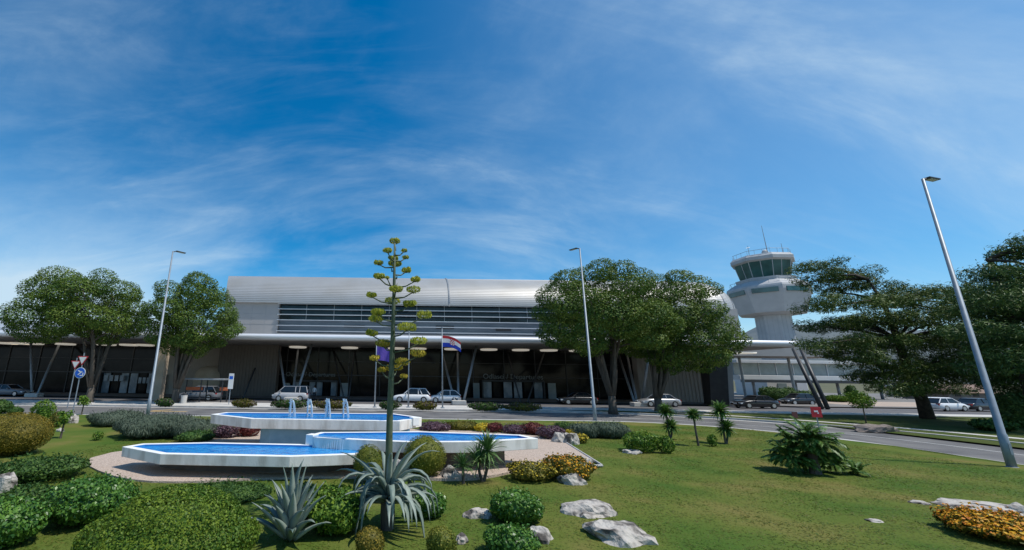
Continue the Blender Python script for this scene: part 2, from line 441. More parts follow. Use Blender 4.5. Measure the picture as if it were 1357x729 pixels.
def crown_pts(ells, dens, inward=0.3, jit=0.5, cut=0.72, zmin=None):
    """points and normals scattered over the skins of many overlapping ellipsoids"""
    Cs = np.array([e[0] for e in ells], float); Rs = np.array([e[1] for e in ells], float)
    Ps, Ns = [], []
    for i in range(len(ells)):
        a, b, c = Rs[i]
        area = 4 * pi * (((a * b) ** 1.6 + (a * c) ** 1.6 + (b * c) ** 1.6) / 3) ** (1 / 1.6)
        n = max(6, int(dens * area))
        d = unit(RNG.normal(size=(n, 3)))
        rr = 1 - inward * RNG.random((n, 1)) ** 1.5
        p = Cs[i] + d * Rs[i] * rr
        nr = unit(d / Rs[i])
        keep = np.ones(n, bool)
        for j in range(len(ells)):
            if j == i: continue
            if np.linalg.norm(Cs[j] - Cs[i]) > Rs[i].max() + Rs[j].max(): continue
            q = (p - Cs[j]) / Rs[j]
            keep &= (np.sum(q * q, axis=1) > cut * cut)
        if zmin is not None: keep &= p[:, 2] > zmin
        Ps.append(p[keep]); Ns.append(nr[keep])
    P = np.concatenate(Ps); N = np.concatenate(Ns)
    N = unit(N + RNG.normal(size=N.shape) * jit)
    return P, N

_ICO = None
def ico(sub=2):
    global _ICO
    if _ICO is None:
        import bmesh
        bm = bmesh.new(); bmesh.ops.create_icosphere(bm, subdivisions=3, radius=1)
        bm.verts.ensure_lookup_table()
        _ICO = (np.array([v.co[:] for v in bm.verts]), np.array([[v.index for v in f.verts] for f in bm.faces]))
        bm.free()
    return _ICO

def core_tris(c, r, seed=0, amp=0.06, floor=None):
    V, Fc = ico()
    k = np.array([1 + amp * 2 * mnoise.noise(Vector(v * 2.3) + Vector((seed, 0, 0))) for v in V])
    P = V * k[:, None] * np.array(r) + np.array(c)
    if floor is not None: P[:, 2] = np.maximum(P[:, 2], floor)
    return P, Fc

# ------------------------------------------------------------------ setting: terrain, roads
def sheet(name, poly, z, m_, kind='structure', th=0.0):
    mb = MB()
    if th: mb.prism(poly, z - th, z)
    else: mb.add([(p[0], p[1], z) for p in poly], [tuple(range(len(poly)))])
    return tag(mb.build(name, m_), kind=kind)

def ribbon(name, line_a, line_b, z, m_, th=0.0):
    mb = MB()
    n = len(line_a)
    vs = [(p[0], p[1], z) for p in line_a] + [(p[0], p[1], z) for p in line_b]
    mb.add(vs, [(i, i + 1, n + i + 1, n + i) for i in range(n - 1)])
    if th:
        for ln in (line_a, line_b):
            mb.add([(p[0], p[1], z) for p in ln] + [(p[0], p[1], z - th) for p in ln], [(i, i + 1, n + i + 1, n + i) for i in range(n - 1)])
    return tag(mb.build(name, m_), kind='structure')

sheet('ground', [(-3000, -300), (3000, -300), (3000, 3000), (-3000, 3000)], -0.03, M_SOIL)

CXR, CYR = 14.0, 21.8                                   # centre of the bend
def bend(r_off, y_straight=None, xl=-120, yend=-30):
    """line parallel to the road: straight from the left, a quarter turn, then towards the viewer"""
    pts = [(xl, CYR + r_off), (-60, CYR + r_off), (-20, CYR + r_off)]
    for k in range(0, 25):
        a = pi / 2 * (1 - k / 24)
        pts.append((CXR + r_off * cos(a), CYR + r_off * sin(a)))
    pts += [(CXR + r_off, 10), (CXR + r_off, yend)]
    return pts
ribbon('road', bend(10.0), bend(18.6), 0.0, M_ASPH)
ribbon('kerb', bend(9.55), bend(10.0), 0.13, M_KERB, th=0.13)
ribbon('gutter', bend(10.0), bend(10.45), 0.004, M_CONC)
ribbon('gutter', bend(17.9), bend(18.4), 0.004, M_CONC)
ribbon('kerb', bend(18.6), bend(18.9), 0.13, M_KERB, th=0.13)
ribbon('road_marking', bend(14.2)[6:], bend(14.32)[6:], 0.006, M_LINEW)
mb = MB()
g0 = ground(207, 545.5); g1 = ground(238, 543.0)
mb.box((g0.x + 0.8, g0.y + 0.2, 0.007), (3.2, 0.5, 0.002), 0.05); mb.box((g0.x - 0.2, g0.y + 1.2, 0.009), (1.6, 0.6, 0.002), 0.9)
tag(mb.build('road_marking', M_LINE), kind='structure')

# strip beyond the road: verge grass on the right, pale pavement along the drop-off
def off(pts, d): return [(x, y + d) for x, y in pts]
kl = [(-120, 43.3), (-20, 43.3), (8, 43.3), (17, 42.6), (32, 41.3), (46, 40.3), (62, 39.6), (140, 38.5)]
ribbon('verge', bend(18.9), [(p[0], p[1]) for p in np.array([np.interp(np.linspace(0, 1, len(bend(1))), np.linspace(0, 1, len(kl)), [q[i] for q in kl]) for i in (0, 1)]).T], 0.10, M_GRASSFAR)
sheet('verge', [(32.9, -30), (160, -30), (160, 39), (46, 40.2), (33.5, 41.0), (30, 31)], 0.092, M_GRASSFAR)
sheet('pavement', [(-120, 40.75), (9, 40.75), (14.2, 40.72), (19, 41.6), (17, 43.0), (-120, 43.5)], 0.134, M_CONC)
ribbon('pavement', off(kl, -0.25), off(kl, 2.3), 0.145, M_CONC, th=0.145)
ribbon('footpath', bend(21.2)[4:-1], bend(22.0)[4:-1], 0.106, M_CONC)
ribbon('road', [(-120, 45.6), (8, 45.6), (17, 44.9), (32, 43.6), (46, 42.6), (62, 41.9), (140, 40.8)],
       [(-120, 54), (8, 54), (17, 54), (32, 53), (46, 52), (62, 52), (140, 51)], 0.002, M_ASPH2)
sheet('pavement', [(-120, 54), (17, 54), (32, 53), (46, 52), (62, 52), (140, 51), (140, 110), (-120, 110)], 0.13, mat('plaza_paving', (0.15, 0.14, 0.13), 0.85, (0.20, 0.188, 0.175), 0.8, (0.3, 0.7), 7))
sheet('pavement', [(58, 54), (140, 52), (140, 66), (58, 66)], 0.136, mat('warm_plaza_paving', (0.36, 0.28, 0.22), 0.85, (0.44, 0.35, 0.28), 0.8, (0.3, 0.7), 7))

# lawn of the island: a raised gently uneven sheet
LZ = 0.15
def lawn_h(x, y):
    return LZ + 0.03 * mnoise.noise(Vector((x * 0.25, y * 0.25, 3.0))) + 0.012 * mnoise.noise(Vector((x * 1.3, y * 1.3, 7.0)))
lo_b = bend(9.55)
mbl = MB()
xs = np.arange(-44, 24, 0.6); ys = np.arange(-12, 31.8, 0.6)
def lawn_y(x):     # far boundary at a given x
    if x <= CXR: return CYR + 9.55
    t = max(0.0, 9.55 ** 2 - (x - CXR) ** 2)
    return CYR + sqrt(t)
def inside_lawn(x, y): return x < CXR + 9.55 and (y < CYR or x < CXR or hypot(x - CXR, y - CYR) < 9.55) and y < CYR + 9.55
idx = {}
lv, lf = [], []
XL = list(xs) + [CXR + 9.5]
for i, x in enumerate(XL):
    yt = lawn_y(x)
    col_y = np.linspace(-12, yt, 74)
    for j, y in enumerate(col_y):
        z = lawn_h(x, y)
        if j == 73: z = 0.128
        lv.append((x, y, z))
for i in range(len(XL) - 1):
    for j in range(73):
        a = i * 74 + j
        lf.append((a, a + 74, a + 75, a + 1))
mbl.add(lv, lf)
tag(mbl.build('lawn', M_LAWN, smooth=True), kind='structure')

# gravel bed round the fountain with a thin stone edging
gp = [ground(x, y, 0.17) for x, y in ((105, 612), (160, 597.5), (250, 590), (285, 578))]
bed = [(p.x, p.y) for p in gp] + [(-9, 24.5), (-3, 25.2), (4, 24.8)] + [tuple(ground(x, y, 0.17).xy) for x, y in ((741, 581), (798, 617), (745, 616), (700, 622), (640, 634), (600, 636), (520, 634), (440, 633), (380, 634), (330, 636), (250, 640), (185, 639), (140, 630))]
def smooth_poly(poly, it=2):
    for _ in range(it):
        q = []
        for i in range(len(poly)):
            a, b = poly[i], poly[(i + 1) % len(poly)]
            q += [(a[0] * .75 + b[0] * .25, a[1] * .75 + b[1] * .25), (a[0] * .25 + b[0] * .75, a[1] * .25 + b[1] * .75)]
        poly = q
    return poly
def in_poly(x, y, poly):
    c = False
    j = len(poly) - 1
    for i in range(len(poly)):
        xi, yi = poly[i]; xj, yj = poly[j]
        if (yi > y) != (yj > y) and x < (xj - xi) * (y - yi) / (yj - yi) + xi: c = not c
        j = i
    return c
bed_s = smooth_poly(bed, 1)
sheet('gravel', bed_s, 0.205, M_GRAVEL, th=0.1)
ea, eb = ground(741, 581, .2), ground(798, 617, .2)
mb = MB(); mb.tube([(ea.x, ea.y, .2), (eb.x, eb.y, .2)], 0.045, 6); mb.tube([(eb.x, eb.y, .2), tuple(ground(752, 618.5, .2))], 0.045, 6)
tag(mb.build('edging_stone', M_KERB), kind='structure')

# grass blades over the nearer lawn
n = 190000
gx = RNG.uniform(-13, 22, n); gy = 6.5 + (RNG.random(n) ** 1.7) * 22
ok = np.array([inside_lawn(a, b) and not in_poly(a, b, bed_s) and abs(a) < b * 1.6 + 1 for a, b in zip(gx, gy)])
gx, gy = gx[ok], gy[ok]
gz = np.array([lawn_h(a, b) for a, b in zip(gx, gy)])
n = len(gx)
hgt = RNG.uniform(0.006, 0.018, n) * (1 + 0.5 * np.clip(np.sin(gx * 1.7) * np.cos(gy * 1.3), -0.5, 1))
wd = 0.006 + 0.0011 * gy
ang = RNG.uniform(0, 2 * pi, n)
lean = RNG.normal(0, 0.045, (n, 2))
B = np.stack([gx, gy, gz], 1)
dx = np.stack([np.cos(ang) * wd, np.sin(ang) * wd, np.zeros(n)], 1)
tip = B + np.stack([lean[:, 0], lean[:, 1], hgt], 1)
V = np.stack([B - dx, B + dx, tip], 1).reshape(-1, 3)
o = np_mesh('grass', V, np.zeros((0, 4), int), L_GRASS, tris=np.arange(n * 3).reshape(-1, 3))
tag(o, 'short green and straw coloured grass over the island lawn', 'grass', kind='stuff')

# hills far behind
def hill(name, pts, Y, depth_m):
    mb = MB()
    rows = []
    for k in range(7):
        t = k / 6
        rows.append([(p.x * (1 + t * depth_m / Y), Y + t * depth_m, max(-1, p.z * sin(pi * min(1, (t * 0.5 + 0.0) + 0.0)) if k else -1)) for p in pts])
    n = len(pts)
    mb.add([q for r in rows for q in r], [(i * n + j, i * n + j + 1, (i + 1) * n + j + 1, (i + 1) * n + j) for i in range(6) for j in range(n - 1)])
    return tag(mb.build(name, M_HILL, smooth=True), kind='structure')
hp = []
for x in range(-500, 2100, 40):
    base = 418 + 10 * mnoise.noise(Vector((x * 0.006, 0, 0))) + 4 * mnoise.noise(Vector((x * 0.03, 5, 0)))
    if 60 < x < 900: base += 28
    if x > 1000: base += 8
    hp.append(depth(x, base + 0.013 * (x - 678) + 6, 1300))
hill('hills', hp, 1000, 300)

# ------------------------------------------------------------------ terminal building
TB = thing('terminal_building', 'long low airport terminal with silver curved roof, louvred window band and deep white canopy', 'terminal', (5, 58, 0))
TO = (5, 58, 0)
def tpart(mb, name, m_, parent=TB, smooth=False, bevel=0.0): return mb.build(name, m_, parent, TO, smooth, bevel=bevel)
SOF = 7.15
# canopy: bull-nosed slab
prof = []
for k in range(13):
    a = -pi / 2 + pi * k / 12
    prof.append((50.45 - 0.45 * cos(a), 7.5 + 0.38 * sin(a)))
CX0, CX1 = -110.0, 47.4
top = prof + [(64, 8.05), (64, 7.12)]
mb = MB()
n = len(top)
rings = [[(x, y, z) for y, z in top] for x in (CX0, -70, -26, 5, 30, CX1)]
mb.loft(rings)
mb.mi = [0] * len(mb.mi)
cano = tpart(mb, 'canopy', M_CANTOP)
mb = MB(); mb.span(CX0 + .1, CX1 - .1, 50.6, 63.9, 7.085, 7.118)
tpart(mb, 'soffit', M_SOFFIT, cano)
mb = MB()
for x in np.arange(-108, 47, 3.2): mb.span(x, x + 0.03, 50.62, 63.8, 7.078, 7.084)
tpart(mb, 'soffit_joint', M_MULL, cano)
# upper storey facade: left panel, window band, band behind the trees
FX0, FX1 = -25.9, 41.0
WBX0, WBX1, WBZ0, WBZ1 = -18.3, 38.0, 8.75, 12.93
mb = MB()
mb.span(FX0, WBX0, 58.0, 66, 8.0, 12.95)
mb.span(WBX1, 47.0, 58.0, 66, 8.0, 12.95)
mb.span(WBX0, WBX1, 58.02, 58.6, 8.0, WBZ0 - .01)
tpart(mb, 'facade_panel', M_PANEL)
mb = MB()
for x in np.arange(FX0 + 1.9, WBX0 - .5, 1.9): mb.span(x, x + .02, 57.985, 58.0, 8.05, 12.9)
for z in (9.9, 11.4): mb.span(FX0 + .05, WBX0 - .05, 57.982, 57.998, z, z + .02)
tpart(mb, 'panel_joint', M_STEEL)
mb = MB(); mb.span(WBX0, WBX1, 58.55, 58.7, WBZ0, WBZ1)
glz = tpart(mb, 'window_band', M_GLASS)
mb = MB(); mb.span(WBX0 + .05, WBX1 - .05, 58.42, 58.46, WBZ0 + .02, 10.55)
tpart(mb, 'balustrade_glass', M_RAILGL, glz)
for x in np.arange(WBX0 + 3.8, WBX1, 3.95):
    mb = MB(); mb.span(x - .04, x + .04, 58.44, 58.56, WBZ0, WBZ1 - .01); tpart(mb, 'mullion', M_STEEL, glz)
for k in range(6):
    z = WBZ1 - 0.05 - k * 0.775
    mb = MB(); mb.span(WBX0 - .1, WBX1 + .1, 57.7, 58.0, z - .05, z + .05); tpart(mb, 'louvre', M_SLAT)
# things behind the louvres: dim furniture blocks
for (x, z, ww, hh) in ((4, 9.6, 2.6, .5), (12.5, 9.4, 2.2, .35), (-9, 9.7, 3, .3), (-3, 11.3, 4, .4), (17, 11.2, 2.5, .3)):
    mb = MB(); mb.span(x, x + ww, 58.36, 58.41, z, z + hh); tpart(mb, 'window_blind', M_MULL, glz)
# curved roof with stepped horizontal cladding courses, rounded nose at the right end
def roof_profile(b=5.3, a=8.0, y0=57.55, z0=12.96, steps=30):
    p = []
    for k in range(steps):
        t0, t1 = pi / 2 * k / steps, pi / 2 * (k + 1) / steps
        P0 = Vector((y0 + a * (1 - cos(t0)), z0 + b * sin(t0))); P1 = Vector((y0 + a * (1 - cos(t1)), z0 + b * sin(t1)))
        d = (P1 - P0).normalized(); nrm = Vector((-d.y, d.x))
        p.append(P0 + nrm * 0.03); p.append(P0 + d * (P1 - P0).length * 0.84 + nrm * 0.02); p.append(P0 + d * (P1 - P0).length * 0.87 - nrm * 0.03)
    p.append(Vector((y0 + a, z0 + b)))
    return p
rp = roof_profile()
def ring_at(x, k):
    c = Vector((65.55, 12.96))
    r = []
    for q in rp:
        v = c + (q - c) * k
        r.append((x if x > FX0 + .1 else x - (v.x - 57.5) * .43, v.x, v.y))
    for q in reversed(rp):
        v = c + (Vector((131.1 - q.x, q.y)) - c) * k
        r.append((x if x > FX0 + .1 else x - (v.x - 57.5) * .43, v.x, v.y))
    return r
RX1 = 44.2
xsR = [FX0, -10, 5.86, 5.9, 20, 34, RX1]
rings = [ring_at(x, 1.0) for x in xsR]
for s in range(1, 10):
    a = pi / 2 * s / 9.3
    rings.append(ring_at(RX1 + 5.8 * sin(a), cos(a)))
mb = MB(); mb.loft(rings)
roof = tpart(mb, 'curved_roof', M_ALU)
for s in (1, 3, 5, 7):
    a = pi / 2 * s / 9.3
    rg = ring_at(RX1 + 5.8 * sin(a), cos(a))[:len(rp)]
    mb = MB(); mb.tube([(q[0], q[1] - .01, q[2] + .01) for q in rg[::3]], .045, 5); tpart(mb, 'roof_seam', M_STEEL, roof)
mb = MB()
for x in (5.9,):
    r = [(q.x - 0.05, q.y + 0.09) for q in rp]
    mb.loft([[(x - .09, y, z) for y, z in r] + [(x - .09, y + .3, z - .3) for y, z in reversed(r)], [(x + .09, y, z) for y, z in r] + [(x + .09, y + .3, z - .3) for y, z in reversed(r)]])
tpart(mb, 'expansion_joint', M_STEEL, roof)
# side roof of the lower left wing
mb = MB()
za, zb = depth(130, 437, 60).z, depth(130, 424, 64).z
mb.loft([[(x, 58.5, 8.0), (x, 58.5, za), (x, 66, zb), (x, 72, zb), (x, 72, 8.0)] for x in (-110, FX0 - .4)])
tpart(mb, 'low_wing_roof', M_LOWROOF)
# ground floor: glazed wall, solid walls, doors
mb = MB(); mb.span(-110, 44, 62.5, 62.7, .13, 7.08)
gw = tpart(mb, 'glass_wall', M_GLASS2)
for x in np.arange(-96, 44, 4.6):
    mb = MB(); mb.span(x - .06, x + .06, 62.38, 62.5, .13, 7.06); tpart(mb, 'mullion', M_MULL, gw)
mb = MB(); mb.span(-100, 44, 62.36, 62.46, 3.0, 3.12); mb.span(-100, 44, 62.36, 62.46, 5.0, 5.08); tpart(mb, 'transom', M_MULL, gw)
def wall_px(x0, x1, Y, m_, name, z1=7.08, d=1.2, rib=0.0):
    a, b = depth(x0, 500, Y).x, depth(x1, 500, Y).x
    mb = MB(); mb.span(a, b, Y, Y + d, .13, z1)
    if rib:
        for x in np.arange(a + rib / 2, b - rib / 3, rib): mb.span(x - rib * .3, x + rib * .3, Y - .05, Y, .15, z1 - .02)
    return tpart(mb, name, m_)
wall_px(287, 366, 58.8, M_BROWN, 'timber_clad_wall', rib=0.45)
pa, pb2 = depth(203.5, 500, 49.1).x, depth(215.5, 500, 49.1).x
mb = MB(); mb.span(pa, pb2, 49.1, 49.9, .0, 7.6); tpart(mb, 'stone_pier', M_BEIGE, bevel=.03)
wall_px(217, 287, 61.5, M_TAUPE, 'stone_wall', d=.6)
wall_px(846, 944, 58.0, M_TAUPE, 'timber_clad_wall', rib=0.5)
# rounded pale kiosk beside the brown wall
kb = depth(278, 500, 59.6)
mb = MB(); mb.lathe([(2.2, 0), (2.2, 2.2), (2.05, 3.1), (1.5, 3.7), (.7, 4.0)], (kb.x, 60, .13), 20); tpart(mb, 'rounded_kiosk', M_BEIGE, smooth=True)
# entrance vestibules; reflections painted as a pale tone on some door leaves
for (xa, xb, y0, y1) in ((640, 722, 506, 531), (388, 446, 506, 529), (130, 203, 494, 522)):
    a, b = depth(xa, y1, 61.3), depth(xb, y1, 61.3)
    zt = depth((xa + xb) / 2, y0, 61.3).z
    mb = MB(); mb.span(a.x, b.x, 61.0, 62.36, zt, zt + .22)
    for x in (a.x, b.x): mb.span(x - .08, x + .08, 61.0, 62.36, .13, zt)
    fr = tpart(mb, 'entrance_frame', M_MULL)
    nD = 6
    for k in range(nD):
        xx = a.x + (b.x - a.x) * (k + .5) / nD; ww = (b.x - a.x) / nD
        mb = MB(); mb.span(xx - ww * .40, xx + ww * .40, 61.55, 61.6, .2, zt - .05)
        tpart(mb, 'door_leaf', M_DOORGL if k in (0, 2, 3, 5) else M_GLASS2, fr)
    mb = MB(); mb.span(a.x - 1.4, a.x - .5, 61.0, 61.15, .13, zt * .9); tpart(mb, 'side_light', M_GREYGL, fr)
    mb = MB(); mb.span(b.x + .5, b.x + 1.6, 61.0, 61.15, .13, zt * .95); tpart(mb, 'side_light', M_GREYGL, fr)
def lettering(txt, x0, x1, ymid, Y, parent=TB):
    a, b = depth(x0, ymid, Y), depth(x1, ymid, Y)
    cu = bpy.data.curves.new('lettering', 'FONT')
    cu.body = txt; cu.size = 1.0; cu.extrude = 0.05; cu.align_x = 'LEFT'; cu.align_y = 'CENTER'
    o = bpy.data.objects.new('tmp', cu); COL.objects.link(o)
    dg = bpy.context.evaluated_depsgraph_get()
    me = bpy.data.meshes.new_from_object(o.evaluated_get(dg))
    bpy.data.objects.remove(o)
    wdt = max(v.co.x for v in me.vertices) - min(v.co.x for v in me.vertices)
    s = (b.x - a.x) / wdt
    me.transform(Matrix.Translation((a.x - TO[0], Y - TO[1], a.z - TO[2])) @ Matrix.Rotation(pi / 2, 4, 'X') @ Matrix.Scale(s, 4))
    me.materials.clear(); me.materials.append(M_LETTER)
    return link('sign_lettering', me, parent)
lettering('Odlasci / Departures', 640, 719, 499, 60.9)
lettering('Odlasci / Departures', 379, 444, 496, 60.9)
for (x0, x1, yy) in ((138, 166, 500), (178, 200, 503)):
    a, b = depth(x0, yy, 61), depth(x1, yy, 61)
    mb = MB()
    for k in range(4): mb.span(a.x + (b.x - a.x) * k / 4, a.x + (b.x - a.x) * (k + .7) / 4, 61, 61.05, a.z - .5, a.z + .3)
    tpart(mb, 'lit_window_pane', M_DOORGL)
# round canopy skylights; daylight through them is put in as an added glow
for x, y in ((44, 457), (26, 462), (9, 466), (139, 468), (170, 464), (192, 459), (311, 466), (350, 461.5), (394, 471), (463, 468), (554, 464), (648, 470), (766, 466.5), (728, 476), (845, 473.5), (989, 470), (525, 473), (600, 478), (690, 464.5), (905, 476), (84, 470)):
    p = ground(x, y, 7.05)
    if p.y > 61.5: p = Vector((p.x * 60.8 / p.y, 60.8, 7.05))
    mb = MB(); mb.lathe([(1.1, -.14), (1.22, -.1), (1.24, .05)], (p.x, p.y, 6.99), 24); tpart(mb, 'glowing_skylight', M_CEIL)
# inclined columns
def col_(b, t, r=0.16, m_=M_STEEL):
    pb = ground(*b, 0.1); pt = ground(*t, 7.1)
    if pt.y < 50.5 or pt.y > 63: pt = depth(t[0], t[1], min(max(pt.y, 50.5), 63)); pt.z = 7.1
    if pb.y < 48.5 or pb.y > 60: pb = Vector((depth(b[0], b[1], 53).x, 53, .1))
    mb = MB(); mb.tube([(pb.x, pb.y, .1), tuple(pt)], [r * .9, r], 10); return tpart(mb, 'inclined_column', m_, smooth=True)
COLS = [((380, 531), (369, 458)), ((387, 530), (395.5, 460.5)), ((391, 530), (413.5, 456)),
        ((603, 534), (584.5, 464)), ((607.5, 534), (606.5, 463)), ((614, 534), (631.5, 458)),
        ((842, 540), (818, 466)), ((845, 539), (830, 468)), ((851, 539), (861, 459)),
        ((42, 524), (41, 452)), ((49, 524), (79, 455))]
for b, t in COLS: col_(b, t)
for b, t in (((302, 525), (296, 467)), ((306, 525), (330, 467)), ((938, 533), (916, 474)), ((322, 528), (349, 464)), ((690, 533), (672, 478)), ((699, 533), (723, 478)), ((462, 529), (470, 474)), ((456, 529), (440, 474))): col_(b, t, .12, M_DARKST)
for b, t, in (((1090, 546), (1051, 461)), ((1098, 546), (1061, 461))): 
    pb = Vector((depth(b[0], b[1], 49).x, 49, .1)); pt = Vector((depth(t[0], t[1], 53).x, 53, 7.1))
    mb = MB(); mb.tube([tuple(pb), tuple(pt)], [.23, .2], 10); tpart(mb, 'inclined_column', M_DARKST, smooth=True)
for x in (386, 608, 847, 45):
    yb = {386: 531, 608: 535, 847: 540.5, 45: 525}[x]
    p = ground(x, yb, 0.1); 
    if p.y < 48.5: p = Vector((depth(x, yb, 50).x, 50, .1))
    mb = MB(); mb.span(p.x - .8, p.x + .8, p.y - .5, p.y + .5, 0.0, .45); tpart(mb, 'column_plinth', M_CONC, bevel=.04)
# leaning slab pillar at the right end of the canopy
a0, a1 = depth(943, 541, 51.6), depth(967, 541, 51.6)
t0, t1 = depth(938, 457, 50.65), depth(962, 457, 50.65)
mb = MB()
mb.loft([[(a0.x, 51.6, .0), (a1.x, 51.6, .0), (a1.x + 1.2, 54.5, .0), (a0.x + 1.2, 54.5, .0)],
         [(t0.x, 50.65, 7.08), (t1.x, 50.65, 7.08), (t1.x + 1.3, 54.3, 7.08), (t0.x + 1.3, 54.3, 7.08)]])
tpart(mb, 'leaning_pillar', M_SLABDK)
mb = MB()
mb.loft([[(a1.x + .04, 51.65, .02), (a1.x + 1.24, 54.5, .02), (a1.x + 1.8, 54.4, .02), (a1.x + .6, 51.55, .02)],
         [(t1.x + .04, 50.7, 7.06), (t1.x + 1.34, 54.3, 7.06), (t1.x + 1.9, 54.2, 7.06), (t1.x + .6, 50.6, 7.06)]])
tpart(mb, 'pillar_side_panel', M_PANEL)

# ------------------------------------------------------------------ control tower
TX, TY = 82.3, 92.0
TS = 0.80
TW = thing('control_tower', 'white octagonal airport control tower with green glazed cab behind the terminal', 'tower', (TX, TY, 0))
TW.scale = (TS, TS, 1.0)
o8 = pi / 8
mb = MB(); mb.lathe([(4.6, 0), (4.3, 6), (4.15, 17.4)], (0, 0, 0), 8, o8); mb.build('shaft', M_TOWER, TW)
mb = MB()
for k in range(8):
    a = o8 + pi / 4 * (k + .5)
    for q in (-.9, .0, .9):
        rr = 4.25 * cos(pi / 8)
        mb.box((rr * cos(a) - q * sin(a) * 1.2, rr * sin(a) + q * cos(a) * 1.2, 10.5), (.02, .04, 13.4), a)
mb.build('shaft_rib', M_STEEL, TW)
mb = MB(); mb.lathe([(4.2, 17.1), (7.7, 17.5), (9.35, 21.2), (9.7, 22.2), (9.7, 23.0), (9.5, 23.4), (7.3, 24.6)], (0, 0, 0), 8, o8); drum = mb.build('drum', M_TOWER, TW)
for k in range(8):
    a = o8 + pi / 4 * (k + .5); rr = 9.72 * cos(pi / 8)
    mb = MB(); mb.box((rr * cos(a), rr * sin(a), 22.1), (.3, 5.6, 1.0), a); mb.build('window', M_TOWGL, drum)
mb = MB(); mb.lathe([(7.0, 24.45), (7.15, 25.4), (6.9, 25.4), (6.7, 24.5)], (0, 0, 0), 8, o8); mb.build('balcony_parapet', M_TOWER, TW)
mb = MB(); mb.lathe([(5.6, 24.6), (5.75, 25.3), (6.75, 29.2)], (0, 0, 0), 8, o8); cab = mb.build('cab_glazing', M_TOWGL, TW)
for k in range(16):
    a = o8 + pi / 8 * k; f_ = 1.0 if k % 2 == 0 else cos(pi / 8)
    mb = MB(); mb.tube([(5.77 * f_ * cos(a), 5.77 * f_ * sin(a), 25.3), (6.77 * f_ * cos(a), 6.77 * f_ * sin(a), 29.2)], .09, 6); mb.build('cab_mullion', M_TOWER, cab)
mb = MB(); mb.lathe([(6.8, 29.1), (7.5, 29.4), (7.55, 30.1), (6.9, 30.7), (2.5, 31.3)], (0, 0, 0), 8, o8); mb.build('cab_roof', M_TOWER, TW)
mb = MB()
def rail(r, z, h, mb):
    pts = [(r * cos(o8 + pi / 4 * k), r * sin(o8 + pi / 4 * k), z + h) for k in range(9)]
    mb.tube(pts, .045, 5)
    for k in range(24):
        a = o8 + 2 * pi * k / 24
        mb.tube([(r * .97 * cos(a), r * .97 * sin(a), z), (r * .97 * cos(a), r * .97 * sin(a), z + h)], .035, 5)
rail(6.7, 30.7, 1.0, mb); rail(8.6, 23.7, 1.1, mb); mb.build('railing', M_STEEL, TW)
mb = MB(); mb.tube([(.4, -2, 31.3), (.2, -2, 38.2)], [.12, .05], 6); mb.build('antenna', M_STEEL, TW)
mb = MB(); mb.tube([(5.8, -1, 31), (5.8, -1, 34.2)], [.1, .05], 6); mb.build('antenna', M_STEEL, TW)
mb = MB(); mb.tube([(-5, -2, 31), (-5, -2, 33.2)], [.07, .05], 6); mb.tube([(-5.6, -2, 32.6), (-4.4, -2, 32.9)], .05, 5); mb.build('antenna', M_STEEL, TW)
mb = MB(); mb.lathe([(.5, 0), (.8, .4), (.8, .9), (.4, 1.4)], (1.5, 0, 31.4), 10); mb.build('radome', M_TOWER, TW, smooth=True)

# ------------------------------------------------------------------ passenger bridge building right of the terminal
p0, p1 = depth(972, 479, 74), depth(1148, 479, 74)
BR = thing('passenger_bridge', 'long white two level gallery with glass strip behind the right hand columns', 'bridge', (p0.x, 74, 0))
BO = (p0.x, 74, 0)
zt, zg1, zg0, zb = depth(1060, 478, 74).z, depth(1060, 482, 74).z, depth(1060, 498, 74).z, depth(1060, 504, 74).z
mb = MB(); mb.span(p0.x, p1.x + 5, 73.4, 80, zg1, zt); mb.build('roof_slab', M_WHITEW, BR, BO, bevel=.05)
mb = MB(); mb.span(p0.x, p1.x + 5, 74.3, 79, zg0 + .02, zg1 - .02); g = mb.build('glass_strip', M_GREYGL, BR, BO)
for x in np.arange(p0.x + 1.5, p1.x + 5, 3.0):
    mb = MB(); mb.span(x - .06, x + .06, 74.2, 74.3, zg0, zg1); mb.build('mullion', M_WHITEW, g, BO)
mb = MB(); mb.span(p0.x, p1.x + 5, 73.2, 80, zb, zg0); mb.build('floor_slab', M_WHITEW, BR, BO, bevel=.05)
mb = MB(); mb.span(p0.x, p1.x + 5, 73.0, 73.15, zb - .45, zb - .02); mb.build('beam', M_DARKST, BR, BO)
for x in np.arange(p0.x + 4, p1.x + 5, 7.5):
    mb = MB(); mb.tube([(x, 75.5, .1), (x, 75.5, zb)], .22, 10); mb.build('column', M_STEEL, BR, BO, smooth=True)
mb = MB(); mb.span(p0.x + 12, p1.x - 6, 82, 90, 0.1, zb + .8); wl = mb.build('rear_wall', M_WHITEW, BR, BO)
for x in np.arange(p0.x + 14, p1.x - 8, 3.4):
    mb = MB(); mb.span(x, x + 1.7, 81.9, 82.0, .2, 2.6); mb.build('opening', M_GREYGL, wl, BO)
# grey raised annex with roof under the canopy end
q0, q1 = depth(975, 460, 66), depth(1064, 474, 66)
mb = MB(); mb.span(44.5, q1.x + 4, 62.8, 70, q1.z, q0.z - .2)
AN = thing('annex_building', 'grey flat roofed annex joined to the canopy end below the tower', 'building', (50, 66, 0))
mb.build('upper_wall', M_PANEL, AN, (50, 66, 0))
for x in (54, 62):
    mb = MB(); mb.tube([(x, 68, .1), (x, 68, q1.z)], .2, 8); mb.build('column', M_STEEL, AN, (50, 66, 0))

